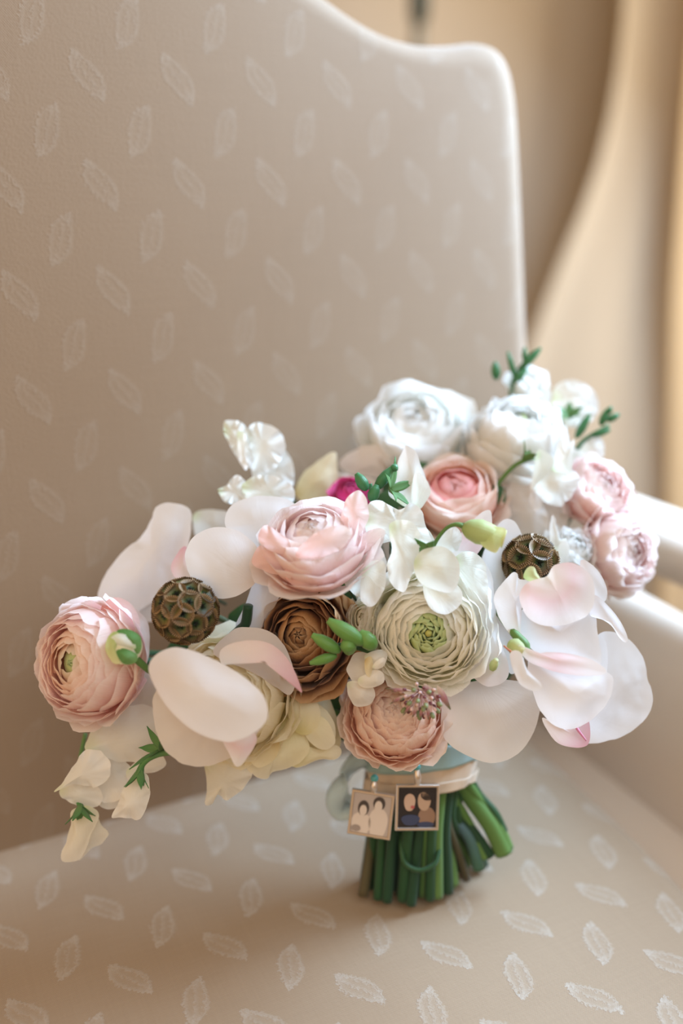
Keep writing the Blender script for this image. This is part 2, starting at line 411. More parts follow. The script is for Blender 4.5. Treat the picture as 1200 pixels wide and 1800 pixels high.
for sgn in (1, -1):
    X = lambda d: -.15+sgn*d
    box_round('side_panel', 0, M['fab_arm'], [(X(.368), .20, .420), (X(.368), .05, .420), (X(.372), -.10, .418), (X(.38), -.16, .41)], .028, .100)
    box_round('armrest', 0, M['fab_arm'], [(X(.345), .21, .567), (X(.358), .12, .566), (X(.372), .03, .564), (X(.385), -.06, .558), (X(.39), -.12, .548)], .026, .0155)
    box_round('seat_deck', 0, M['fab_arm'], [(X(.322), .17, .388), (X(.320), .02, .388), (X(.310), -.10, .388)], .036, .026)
    for py in (.13, -.10):
        V, F, U = tube([Vector((X(.372), py, .51))-CL, Vector((X(.373), py, .535))-CL, Vector((X(.373), py, .557))-CL], [.011, .009, .011], 3, 10)
        obj('arm_support', mesh('arm_support', V, F, U), M['wood'], chair)
    for py, lean in ((.15, .05), (-.12, 0)):
        V, F, U = tube([Vector((X(.34), py, .335))-CL, Vector((X(.34), py+lean*.4, .2))-CL, Vector((X(.345), py+lean, 0.0))-CL], [.022, .018, .013], 4, 12)
        obj('leg', mesh('leg', V, F, U), M['wood'], chair)
bm = bmesh.new(); bmesh.ops.create_cube(bm, size=1, matrix=Matrix.Translation(Vector((0, .01, .352)))@Matrix.Diagonal((.68, .30, .05, 1)))
bmesh.ops.bevel(bm, geom=bm.edges[:], offset=.008, segments=3, affect='EDGES'); me = bpy.data.meshes.new('seat_rail'); bm.to_mesh(me); bm.free()
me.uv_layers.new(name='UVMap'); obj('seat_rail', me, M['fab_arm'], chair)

# ------------------------------------------------------------ flower builders
BIND = W(738, 1368, .468)            # middle of the bound handle
BASEZ = .4525
stem_slots = []
def rnd_seed(s): return random.Random(s)
FG = 'flowers of the bridal bouquet'
AXH = (W(738, 1320, .466)-W(722, 1480, .466)).normalized()

def stem_for(parent, head, end, rad=.0022, mat='stem', off=(0, 0)):
    side = FH.cross(AXH).normalized(); fr = AXH.cross(side)
    b0 = BIND + side*off[0]*1.35 + fr*off[1]*.95
    top = b0 + AXH*.022; mid = b0 - AXH*.016
    H = Vector(head)
    q = H + FW*.022 + (top-H)*.12; e = Vector(end)
    return tube_obj('stem', [H, q, q+(top-q)*.45, q+(top-q)*.8, top, b0, mid, mid+(e-mid)*.5, e], [rad*.8, rad*.9, rad, rad, rad*1.15], M[mat], parent, 4, 8)

def petal_grid(az, halfw, prof, seed, nu=10, nv=8, rnd=.28, tuck=0, ruffle=.0, curl=0, notch=0, point=0, asym=0, zoff=0):
    """one petal of a rosette: sheet wrapped round the axis, prof(v)->(r,z)"""
    R = rnd_seed(seed); V = []; U = []; F = []
    ph1, ph2 = R.uniform(0, 6.3), R.uniform(0, 6.3)
    for j in range(nv+1):
        v0 = j/nv
        for i in range(nu+1):
            u = -1+2*i/nu
            edge = rnd*abs(u)**2.4 - point*(1-abs(u))**2 + notch*math.exp(-(u*5)**2)
            v = v0*(1-edge*v0)
            r, z = prof(v)
            wd = halfw*(.42+.58*sin(min(v0*1.25, 1)*pi/2))
            a = az + u*wd + asym*v0*v0
            rf_ = ruffle*v0**3
            dr = rf_*(sin(u*5.2+ph1)+.6*sin(u*11+ph2)) + tuck*u
            dz = rf_*.8*sin(u*6.5+ph2)
            rr = r+dr
            V.append((rr*cos(a), rr*sin(a), z+dz+zoff)); U.append((u*.5+.5+R.random()*0, v0))
    for j in range(nv):
        for i in range(nu):
            q = j*(nu+1)+i; F.append((q, q+1, q+nu+2, q+nu+1))
    return V, F, U
def bez(p, t):
    a, b, c, d = p; s = 1-t
    return (s**3*a[0]+3*s*s*t*b[0]+3*s*t*t*c[0]+t**3*d[0], s**3*a[1]+3*s*s*t*b[1]+3*s*t*t*c[1]+t**3*d[1])

def axis_rot(axis, spin=0):
    q = Vector(axis).to_track_quat('Z', 'Y').to_matrix()
    return q @ Matrix.Rotation(spin, 3, 'Z')

def rosette(name, label, cat, px, py, t, Rpx, axis, kind='ranunculus', mat='white', inner=None, eye=None, eye_n=2, spin=0, layers=10, per=6, H=1.05, open_=1.0, seed=1, ruf=.02,
            stem=None, off=(0, 0), outer=None, dome=.25, squash=1.0, q0=.45):
    """squash<1: flower is narrower one way"""
    R = Rpx*t/FPX; ax = cdir(*axis); h = R*H
    cen = W(px, py, t); base = cen - ax*h*.5
    root = thing(name, label, cat, base, FG, axis_rot(ax, spin))
    rg = rnd_seed(seed); n = 0
    for L in range(layers):
        s = L/(layers-1)
        cc = h*.5; th0 = radians(165)
        if kind == 'ranunculus':
            rho = R*(q0+(1-q0)*s); e0 = eye[1]*.95 if eye and eye[1] > .2 else .10; rt = R*(e0+(.94-e0)*s**.92)
            tht = math.asin(min(.98, rt/rho)); fl = R*.02
            if s > .72: q = (s-.72)/.28; tht = radians(72+22*q*open_); fl = R*(.03+.10*q)
            cnt = max(4, int(round(per*(.65+.5*s)))); hw = (2*pi/cnt)*.72; rnd = .16; pt = 0; rollz = .0
        elif kind == 'rose':
            rho = R*(q0+(1-q0)*s); rt = R*(.05+.85*s)
            tht = math.asin(min(.98, rt/rho)); fl = R*(.04+.14*s)
            if s > .75: q = (s-.75)/.25; tht = radians(74+20*q*open_)
            cnt = 3 if s < .3 else (4 if s < .6 else 5); hw = (2*pi/cnt)*.74; rnd = .22; pt = .12; rollz = .05
        else:
            rho = R*(q0+(1-q0)*s); rt = R*(.10+.9*s)
            tht = math.asin(min(.96, rt/rho))+.5*s*s; fl = R*(.02+.20*s*s)
            cnt = max(3, int(round(per*(.6+.5*s)))); hw = (2*pi/cnt)*.78; rnd = .2; pt = 0; rollz = .02
        def mkprof(rho, tht, fl, jz, rollz):
            def pf(v):
                t_ = th0+(tht-th0)*v; k_ = max(0, (v-.70)/.30)
                return (rho*sin(t_)+fl*k_*k_, cc+(rho*cos(t_)+jz)*H*.95 - rollz*R*k_**3)
            return pf
        a0 = rg.uniform(0, 6.28)
        for k in range(cnt):
            jr = rg.uniform(.95, 1.05); jz = rg.uniform(-.03, .04)*h
            p = mkprof(rho*rg.uniform(.98, 1.03), tht+rg.uniform(-.05, .06), fl*rg.uniform(.5, 1.6), rg.uniform(-.02, .02)*R, rollz)
            V, F, U = petal_grid(a0+2*pi*k/cnt+rg.uniform(-.12, .12), hw*rg.uniform(.9, 1.08), p, seed*1000+n, 12 if R > .012 else 8, 10, rnd, R*.02*(.3+s),
                                 R*ruf*(.5+s), point=pt*rg.uniform(0, 1), notch=.05*rg.random(), asym=rg.uniform(-.15, .15))
            if squash != 1: V = [(x*squash, y, z) for x, y, z in V]
            mm = mat
            if inner and s < inner[1]: mm = inner[0]
            if outer and s > outer[1]: mm = outer[0]
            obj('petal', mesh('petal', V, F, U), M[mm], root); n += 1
    hk = eye[1]*.85 if eye and eye[1] > .2 else (q0*.80 if kind != 'rose' else q0*.62); V, F, U = ball(R*hk, 16, 10)
    obj('heart', mesh('heart', [(x, y, z+cc) for x, y, z in V], F, U), M[eye[0] if eye else (inner[0] if inner else mat)], root)
    if not eye: eye = ((inner[0] if inner else mat), .13, .0)
    if eye:   # tight heart
        for L in range(eye_n):
            rr = R*eye[1]*(.35+.65*L/max(1, eye_n-1)); cnt = 5+L
            for k in range(cnt):
                p = [(.02*R, h*.45), (rr*1.5, h*.5), (rr*1.4, h*(.84+eye[2])), (rr*(.75 if eye[1] > .2 else .3), h*((.90 if eye[1] > .2 else .92)+eye[2]-.03*L))]
                V, F, U = petal_grid(k*2*pi/cnt+L*.5, pi/cnt*1.3, lambda v, p=p: bez(p, v), seed*77+k+L*9, 7, 6, .25, rr*.1, rr*.05)
                obj('inner_petal', mesh('inner_petal', V, F, U), M[eye[0]], root, .0002)
        V, F, U = ball(R*eye[1]*.22, 10, 8); V = [(x, y, z+h*(.84+eye[2])) for x, y, z in V]
        if eye[0] == 'eye': obj('pistil', mesh('pistil', V, F, U), M['pistil'], root)
    if stem: stem_for(root, base+ax*h*.05, stem[0], stem[1], stem[2], off)
    return root
def ball(r, nu=10, nv=7, sz=1.0):
    V = []; F = []; U = []
    for j in range(nv+1):
        th = pi*j/nv
        for i in range(nu): V.append((r*sin(th)*cos(2*pi*i/nu), r*sin(th)*sin(2*pi*i/nu), r*sz*cos(th))); U.append((i/nu, 1-j/nv))
    for j in range(nv):
        for i in range(nu): F.append((j*nu+i, (j+1)*nu+i, (j+1)*nu+(i+1) % nu, j*nu+(i+1) % nu))
    return V, F, U
M['pistil'] = leaf_mat('yellow_green_pistil', (.40, .38, .08), (.45, .45, .12))

def blob(name, parent, pts, t, mat, bulge=1.0, base=0, ruf=.3, seed=0, thick=0, tilt=(0, 0), fold=0, label=None, rings=9, res=5, wav=0):
    """free petal: border points (px,py[,mm towards viewer]) around depth t; bulge in mm, tilt mm depth per 100 px along x / y (positive = nearer),
    fold: mm deep crease from the base point"""
    cx = sum(p[0] for p in pts)/len(pts); cy = sum(p[1] for p in pts)/len(pts)
    P = []
    for p in pts:
        d = (p[2] if len(p) > 2 else 0) + tilt[0]*(p[0]-cx)/100 + tilt[1]*(p[1]-cy)/100
        P.append(W(p[0], p[1], t-d*.001))
    B = catmull(P, res, True); N = len(B)
    cen = W(cx, cy, t)
    b0 = P[base]; size = max((q-b0).length for q in B); mn = sum((q-cen).length for q in B)/N
    ax = (cen-b0).normalized() if (cen-b0).length > 1e-6 else UP.copy()
    side = ax.cross(TW).normalized()
    V = [cen]; 
    for k in range(1, rings+1):
        s = k/rings
        for i in range(N): V.append(cen+(B[i]-cen)*s)
    org = parent.location
    out = []; U = []
    for idx, v in enumerate(V):
        s = 0 if idx == 0 else ((idx-1)//N+1)/rings
        q = v-cen; lat = q.dot(side)/mn
        d = bulge*.75*(1-s*s)**1.6
        d += fold*(1-abs(lat)*1.6 if abs(lat) < .625 else 0)*(1-s*s*.4)*-1
        nz = noise.noise(v*110+Vector((seed*3.1, 0, 0)))*ruf*1.6 + noise.noise(v*260+Vector((0, seed*2.3, 0)))*ruf*.7
        th_ = math.atan2(q.dot(side), q.dot(ax)); nz += wav*(1.1*sin(th_*7+seed)+.8*sin(th_*12+seed*2)+.4*sin(th_*19+seed))*s**2.5
        w_ = v + TW*(d+nz)*.001 + (side*noise.noise(v*200+Vector((7, seed, 1)))*ruf*1.1 + ax*noise.noise(v*230+Vector((seed, 4, 9)))*ruf*1.1)*.001*s*s
        out.append(w_-org)
        rb = v-b0
        U.append((.5+math.atan2(rb.dot(side), max(rb.dot(ax), 1e-5))/pi, min(1, rb.length/size)))
    F = [(0, 1+i, 1+(i+1) % N) for i in range(N)]
    for k in range(rings-1):
        for i in range(N):
            a = 1+k*N+i; b_ = 1+k*N+(i+1) % N; F.append((a, a+N, b_+N, b_))
    o = obj(name, mesh(name, out, F, U), M[mat], parent, thick)
    if label: o['label'] = label
    return o
def free_flower(name, label, cat, px, py, t, group=FG):
    return thing(name, label, cat, W(px, py, t), group)

def pod(name, parent, a, b, r, mat, tip=.25, n=6, sides=9):
    """bud between two world points"""
    a, b = Vector(a), Vector(b); m = []
    prof = [(0, .25), (.15, .75), (.4, 1), (.7, .85), (.9, .5), (1, tip)]
    org = parent.location
    pts = [a+(b-a)*k for k, _ in prof]; V, F, U = tube(pts, [r*q for _, q in prof], 3, sides, origin=org)
    return obj(name, mesh(name, V, F, U), M[mat], parent)
def sepals(parent, at, axis, L, wd, mat='calyx', n=5, spread=.6, seed=0, curve=.3, name='sepal'):
    """pointed green leaves springing from a point"""
    rg = rnd_seed(seed); at = Vector(at)-parent.location; Rm = axis_rot(axis, rg.uniform(0, 6))
    for k in range(n):
        a = 2*pi*k/n; sp = spread*rg.uniform(.8, 1.2); ll = L*rg.uniform(.85, 1.15)
        V = []; U = []; F = []; nv, nu = 7, 4
        for j in range(nv+1):
            v = j/nv; w_ = wd*(sin(pi*min(1, v*.85+.12))**.8)*(1-v**4) + wd*.04
            rr = ll*v*sin(sp)*(1+curve*v); zz = ll*v*cos(sp)*(1-curve*v*.5)
            for i in range(nu+1):
                u = -1+2*i/nu
                p = Vector((rr, u*w_, zz+abs(u)*w_*.25)); p = Matrix.Rotation(a, 3, 'Z') @ p
                V.append(at+Rm @ p); U.append((i/nu, v))
        for j in range(nv):
            for i in range(nu):
                q = j*(nu+1)+i; F.append((q, q+1, q+nu+2, q+nu+1))
        obj(name, mesh(name, V, F, U), M[mat], parent, .0003)

def seat_pt(x, y, z=.4535):
    r = FW + RT*((x-600)/FPX) - UP*((y-900)/FPX); t = (z-CAM.z)/r.z
    return CAM+r*t

# ------------------------------------------------------------ the bouquet: full heads
def S(x, y, rad=.0022, mat='stem', z=.4535): return (seat_pt(x, y, z), rad, mat)
rosette('ranunculus', 'pink ranunculus at the left end of the bouquet, its face turned left', 'flower', 152, 1163, .415, 108, (-.50, .10, .86), 'ranunculus', 'pink', eye=('eye', .10, 0), inner=('peach', .35),
        layers=11, per=6, H=1.0, seed=3, ruf=.022, dome=.3, stem=S(648, 1560, .0024), off=(-.014, -.006))
rosette('ranunculus', 'large white ranunculus with a green heart in the bouquet centre', 'flower', 752, 1108, .412, 112, (-.06, -.04, 1), 'ranunculus', 'whitecream', eye=('eye', .27, .0), eye_n=4, inner=('whitecream', .3),
        layers=12, per=7, H=.85, seed=5, ruf=.022, dome=.12, stem=S(705, 1573, .0026), off=(-.004, -.012))
rosette('ranunculus', 'peach ranunculus hanging just above the ribbon handle', 'flower', 695, 1252, .428, 92, (-.05, .42, .9), 'ranunculus', 'peach',
        layers=12, per=7, H=.95, seed=8, ruf=.026, dome=.25, stem=S(735, 1572, .0022, 'stem_dark'), off=(.002, -.014))
rosette('ranunculus', 'pale pink ranunculus open upward, above the brown rose', 'flower', 553, 950, .405, 102, (-.16, .72, .66), 'cup', 'pink_pale',
        layers=8, per=6, H=.95, seed=12, ruf=.02, stem=S(672, 1570, .0024, 'stem'), off=(-.009, -.009))
pk = bpy.data.objects['ranunculus.003']
for i, (pts, tt, bl) in enumerate([
    ([(603, 895), (612, 872), (630, 863), (645, 880), (648, 908), (636, 935), (612, 946), (598, 922)], .402, 4),
    ([(588, 983), (612, 958), (648, 932), (668, 928), (677, 938), (658, 960), (626, 976)], .404, 2),
    ([(498, 1008), (520, 988), (560, 976), (588, 984), (584, 1008), (560, 1030), (522, 1033)], .396, 4),
    ([(443, 987), (458, 958), (500, 972), (532, 994), (502, 1010), (460, 1002)], .400, 3),
    ([(453, 940), (470, 924), (515, 955), (535, 985), (505, 978), (466, 962)], .396, 3),
    ([(518, 978), (540, 948), (575, 928), (606, 924), (618, 940), (600, 965), (560, 980)], .388, 4)]):
    def loc_blob(parent, *a, **k):
        o = blob('petal', parent, *a, **k)
        inv = parent.rotation_euler.to_matrix().inverted().to_4x4(); o.data.transform(inv)
    loc_blob(pk, pts, tt, 'pink_pale', bl, 0, .5, 700+i, wav=.5)
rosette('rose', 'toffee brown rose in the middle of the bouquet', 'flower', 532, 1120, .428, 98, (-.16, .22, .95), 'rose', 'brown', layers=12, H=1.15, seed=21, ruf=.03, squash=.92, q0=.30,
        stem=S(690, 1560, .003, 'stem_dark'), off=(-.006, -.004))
rosette('ranunculus', 'cream ranunculus partly covered by the big white orchid petal, lower left', 'flower', 408, 1226, .428, 112, (-.22, .05, .97), 'ranunculus', 'cream', layers=11, per=6, H=.95, seed=31, ruf=.025, dome=.3,
        stem=S(660, 1545, .0024, 'stem_brown'), off=(-.012, .004))
rosette('rose', 'blurred white rose at the top against the chair back', 'flower', 730, 756, .503, 98, (-.05, .62, .78), 'rose', 'white', layers=7, H=.95, seed=41, ruf=.03, stem=S(760, 1545, .003, 'stem'), off=(0, .010))
rosette('ranunculus', 'white ranunculus facing up, at the top right beside the green buds', 'flower', 908, 775, .487, 92, (.12, .80, .58), 'ranunculus', 'white', eye=('eye', .10, 0), layers=10, per=6, H=1.45, seed=43, ruf=.03,
        stem=S(790, 1535, .0024, 'stem'), off=(.007, .008))
rosette('rose', 'peach garden rose with a coral heart behind the white sweet peas', 'flower', 802, 872, .468, 82, (-.10, .66, .74), 'rose', 'peach', inner=('coral', .38), layers=8, H=.9, seed=45, ruf=.02, stem=S(775, 1555, .0028, 'stem_light'), off=(.004, .0))
rosette('ranunculus', 'pink ranunculus at the right shoulder of the bouquet', 'flower', 1052, 862, .478, 68, (.35, .45, .82), 'ranunculus', 'pink', layers=8, per=5, H=1.0, seed=47, ruf=.05, stem=S(815, 1500, .0024, 'stem'), off=(.011, .004))
rosette('ranunculus', 'pale blush ranunculus at the outermost right, below the pink one', 'flower', 1092, 968, .468, 76, (.55, .05, .82), 'ranunculus', 'pink_pale', layers=8, per=5, H=1.05, seed=49, ruf=.05, stem=S(850, 1520, .0024, 'stem'), off=(.014, -.002))
rosette('carnation', 'small ruffled white flower right of the seed pod', 'flower', 1008, 968, .458, 44, (.2, .5, .85), 'cup', 'white', layers=7, per=5, H=1.0, seed=51, ruf=.09, stem=S(835, 1495, .0018, 'stem_light'), off=(.010, -.006))
rosette('freesia', 'small white open flower at the very top beside green buds', 'flower', 932, 672, .505, 38, (.3, .6, .7), 'cup', 'white', layers=4, per=4, H=1.3, seed=53, ruf=.06, stem=S(800, 1525, .0018, 'stem_light'), off=(.009, .011))
rosette('ranunculus', 'small cream ranunculus bloom wedged left of the large white one', 'flower', 648, 1088, .422, 46, (-.5, .25, .8), 'ranunculus', 'whitecream', layers=6, per=5, H=1.1, seed=57, ruf=.03, stem=S(683, 1565, .002, 'stem_dark'), off=(-.007, -.013))
rosette('spray_rose', 'dark magenta bloom barely showing behind the green buds', 'flower', 618, 868, .47, 34, (0, .6, .8), 'rose', 'magenta', layers=5, H=.9, seed=59, ruf=.03, stem=S(720, 1545, .002, 'stem_dark'), off=(-.003, .006))

# cream rose, loose big petals, lower middle
f = free_flower('rose', 'loose yellow-cream rose under the brown rose', 'flower', 520, 1300, .435)
blob('petal', f, [(500, 1230), (540, 1214), (575, 1225), (592, 1262), (598, 1310), (580, 1330), (540, 1320), (505, 1290)], .437, 'yellowcream', 5, 6, .5, 1)
blob('petal', f, [(590, 1310), (600, 1320), (590, 1334), (560, 1336), (520, 1350), (505, 1330), (530, 1310), (565, 1318)], .431, 'cream', 1.5, 5, .4, 2)
blob('petal', f, [(430, 1345), (445, 1310), (475, 1285), (505, 1262), (530, 1285), (545, 1315), (520, 1345), (480, 1358), (468, 1371), (450, 1365)], .429, 'cream', 5, 3, .6, 3, fold=1.5)
blob('petal', f, [(505, 1235), (520, 1225), (560, 1238), (588, 1270), (585, 1300), (560, 1275), (530, 1255)], .430, 'cream', 2, 0, .4, 4, fold=-1)
blob('petal', f, [(455, 1290), (480, 1255), (520, 1240), (540, 1290), (500, 1330), (465, 1320)], .441, 'yellowcream', 4, 2, .5, 5)
blob('petal', f, [(440, 1330), (470, 1290), (490, 1300), (485, 1330), (455, 1350)], .426, 'yellowcream', 1, 2, .4, 6)
blob('petal', f, [(510, 1235), (545, 1225), (562, 1250), (555, 1285), (525, 1290), (508, 1265)], .426, 'cream', 3, 4, .4, 61, fold=1)
blob('petal', f, [(528, 1255), (570, 1262), (590, 1300), (572, 1318), (540, 1300)], .427, 'cream', 2, 0, .4, 62)
stem_for(f, W(520, 1290, .447), seat_pt(700, 1550), .0026, 'stem_brown', (-.008, .0))

# ------------------------------------------------------------ orchids
def column(parent, a, b, r=.0022, mat='palecalyx'):
    return pod('column', parent, a, b, r, mat, .5)
f = free_flower('orchid', 'white orchid bloom at the front left, its broad petal covering the cream ranunculus', 'orchid', 365, 1225, .395)
blob('petal', f, [(262, 1182), (272, 1153), (310, 1138), (360, 1152), (420, 1184), (462, 1222), (470, 1262), (442, 1290), (400, 1304), (340, 1284), (292, 1240)], .382, 'orchid', 5, 0, .25, 11, tilt=(1, 3))
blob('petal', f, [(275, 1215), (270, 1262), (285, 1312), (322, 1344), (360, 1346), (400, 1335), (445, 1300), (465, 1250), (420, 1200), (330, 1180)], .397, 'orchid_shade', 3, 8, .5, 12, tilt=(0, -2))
blob('sepal', f, [(395, 1170), (388, 1142), (430, 1126), (475, 1132), (508, 1162), (531, 1215), (518, 1205), (492, 1168), (448, 1150)], .396, 'orchid_tip', 2, 0, .2, 13, label='narrow sepal with a pink tip', wav=0)
blob('sepal', f, [(392, 1296), (404, 1328), (417, 1348), (436, 1330), (452, 1296), (430, 1285)], .391, 'orchid_pink', 1.5, 5, .2, 14)
blob('petal', f, [(375, 1150), (400, 1115), (425, 1103), (470, 1108), (500, 1135), (518, 1190), (510, 1222), (480, 1205), (440, 1180)], .414, 'orchid_shade', 3, 0, .3, 15, tilt=(0, -3))
column(f, W(400, 1200, .40), W(375, 1190, .392))
stem_for(f, W(400, 1215, .404), seat_pt(655, 1552), .002, 'stem_light', (-.010, -.010))

f = free_flower('orchid', 'white orchid bloom behind the seed pod, upper left of the bouquet', 'orchid', 400, 980, .43)
blob('petal', f, [(325, 985), (335, 950), (368, 929), (410, 930), (447, 955), (458, 990), (448, 1025), (420, 1046), (385, 1052), (345, 1028)], .412, 'orchid', 5, 6, .3, 21, tilt=(0, 3), fold=.6)
blob('petal', f, [(396, 925), (405, 890), (450, 872), (505, 878), (530, 905), (505, 960), (465, 985), (420, 940)], .432, 'orchid', 4, 6, .3, 22, tilt=(0, 4))
blob('petal', f, [(174, 1060), (184, 1012), (215, 970), (252, 938), (275, 893), (305, 884), (333, 897), (335, 940), (322, 985), (298, 1030), (268, 1058), (220, 1085)], .452, 'orchid', 5, 8, .6, 23, fold=1)
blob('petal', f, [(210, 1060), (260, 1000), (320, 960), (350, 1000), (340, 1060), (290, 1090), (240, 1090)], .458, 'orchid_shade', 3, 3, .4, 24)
blob('sepal', f, [(300, 1000), (310, 975), (326, 960), (338, 985), (340, 1015), (318, 1025)], .44, 'orchid_tip', 2, 4, .2, 25)
blob('sepal', f, [(455, 1000), (480, 1000), (500, 1008), (492, 1045), (475, 1080), (462, 1106), (430, 1112), (414, 1100), (432, 1060)], .424, 'orchid', 2.5, 1, .25, 26, tilt=(0, -2))
column(f, W(440, 960, .425), W(425, 985, .418))
stem_for(f, W(430, 980, .436), seat_pt(665, 1530), .002, 'stem', (-.010, .008))

f = free_flower('orchid', 'white orchid bloom right of the large white ranunculus, its lower petal beige in shade', 'orchid', 860, 1120, .42)
blob('petal', f, [(780, 985), (812, 968), (840, 976), (862, 1005), (870, 1055), (878, 1120), (894, 1172), (886, 1198), (850, 1205), (812, 1160), (785, 1060)], .413, 'orchid', 4, 8, .3, 31, tilt=(-2, -1), fold=.8)
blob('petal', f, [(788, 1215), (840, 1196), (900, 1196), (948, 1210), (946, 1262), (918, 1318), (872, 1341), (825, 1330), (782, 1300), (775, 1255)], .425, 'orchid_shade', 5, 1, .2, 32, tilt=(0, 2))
blob('petal', f, [(786, 985), (796, 955), (822, 925), (845, 902), (862, 898), (864, 930), (845, 965), (815, 1000)], .428, 'orchid_pink', 2, 0, .2, 33, fold=.8)
blob('petal', f, [(845, 990), (862, 940), (885, 914), (905, 918), (918, 945), (912, 975), (890, 1020), (885, 1060), (865, 1080), (850, 1030)], .436, 'orchid', 3, 8, .3, 34)
blob('sepal', f, [(870, 1100), (880, 1080), (920, 1120), (918, 1165), (898, 1185), (882, 1150)], .424, 'orchid', 1, 0, .2, 35)
column(f, W(860, 1180, .418), W(872, 1160, .412))
stem_for(f, W(870, 1130, .432), seat_pt(748, 1560), .002, 'stem_light', (.004, -.012))

f = free_flower('orchid', 'white and blush orchid bloom at the right with a heart-shaped petal and long curved sepal', 'orchid', 985, 1070, .415)
blob('petal', f, [(912, 1052), (922, 1028), (945, 1017), (962, 1012), (975, 994), (1005, 989), (1035, 1008), (1045, 1042), (1036, 1076), (1004, 1096), (962, 1100), (928, 1086)], .398, 'orchid_pink', 5, 3, .3, 41, fold=1.2)
blob('petal', f, [(910, 1082), (930, 1070), (985, 1085), (1038, 1068), (1050, 1112), (1054, 1170), (1010, 1168), (950, 1150), (914, 1120)], .411, 'orchid', 4, 2, .3, 42)
blob('petal', f, [(1020, 985), (1048, 1000), (1066, 1032), (1064, 1056), (1045, 1056), (1025, 1030)], .421, 'orchid', 1.5, 0, .2, 43)
blob('sepal', f, [(1042, 1046), (1066, 1062), (1090, 1092), (1103, 1122), (1098, 1129), (1088, 1121), (1074, 1100), (1053, 1086), (1036, 1080)], .410, 'orchid', 2, 0, .1, 44)
blob('petal', f, [(868, 1050), (884, 1024), (900, 1007), (909, 1008), (914, 1018), (940, 1022), (922, 1046), (916, 1082), (912, 1125), (894, 1112), (876, 1084)], .405, 'orchid', 3, 7, .3, 45, fold=1)
blob('lip', f, [(920, 1016), (926, 999), (938, 996), (944, 1008), (952, 1022), (938, 1024)], .400, 'palecalyx', 1.5, 0, .1, 46, label='pale green lip')
tube_obj('flower_stalk', [W(868, 1060, .425), W(882, 1085, .412), (W(905, 1115, .405)), W(922, 1135, .402), W(920, 1155, .402)], [.0012, .0016, .0018, .0022, .0018], M['stem_light'], f)
stem_for(f, W(960, 1080, .424), seat_pt(778, 1562), .002, 'stem', (.007, -.010))

f = free_flower('orchid', 'large white orchid bloom at the lower right with a pink-edged petal', 'orchid', 1010, 1215, .42)
blob('petal', f, [(1048, 1118), (1072, 1110), (1105, 1124), (1130, 1155), (1136, 1190), (1147, 1218), (1140, 1255), (1108, 1286), (1062, 1303), (1020, 1302), (1000, 1245), (1018, 1170)], .432, 'orchid', 5, 10, .5, 51, fold=-.6)
blob('petal', f, [(930, 1165), (985, 1168), (1050, 1178), (1076, 1190), (1073, 1225), (1046, 1260), (1002, 1282), (962, 1266), (938, 1220)], .405, 'orchid', 6, 0, .4, 52, tilt=(0, 1))
blob('petal', f, [(911, 1133), (935, 1148), (980, 1146), (1040, 1160), (1066, 1180), (1042, 1188), (990, 1184), (928, 1162)], .398, 'orchid_pink', 2, 0, .3, 53, label='petal edge blushed pink')
blob('sepal', f, [(896, 1150), (914, 1146), (928, 1178), (951, 1202), (947, 1214), (928, 1212), (908, 1194)], .396, 'orchid', 1.5, 0, .2, 54)
blob('sepal', f, [(952, 1262), (985, 1272), (1030, 1262), (1037, 1292), (1031, 1311), (1005, 1314), (975, 1302)], .412, 'orchid_tip', 2, 0, .2, 55, label='blush sepal with a pink midrib')
blob('petal', f, [(930, 1150), (1000, 1150), (1060, 1120), (1062, 1200), (1010, 1260), (950, 1250)], .424, 'orchid', 2, 0, .2, 56)
tube_obj('midrib', [W(1006, 1268, .4085), W(1016, 1284, .4080), W(1030, 1302, .4095)], [.0005, .0006, .0003], petal_mat('pink_midrib', [(0, (.8, .3, .5)), (1, (.7, .3, .45))], .1), f)
pod('column', f, W(895, 1130, .404), W(920, 1146, .398), .0035, 'palecalyx', .5)
tube_obj('stamen', [W(885, 1135, .398), W(892, 1141, .397), W(902, 1148, .397)], [.0003, .0004, .0005], plain('orange_brown', (.45, .13, .03)), f, 3, 6)
stem_for(f, W(985, 1200, .43), seat_pt(795, 1558), .002, 'stem_light', (.009, -.007))

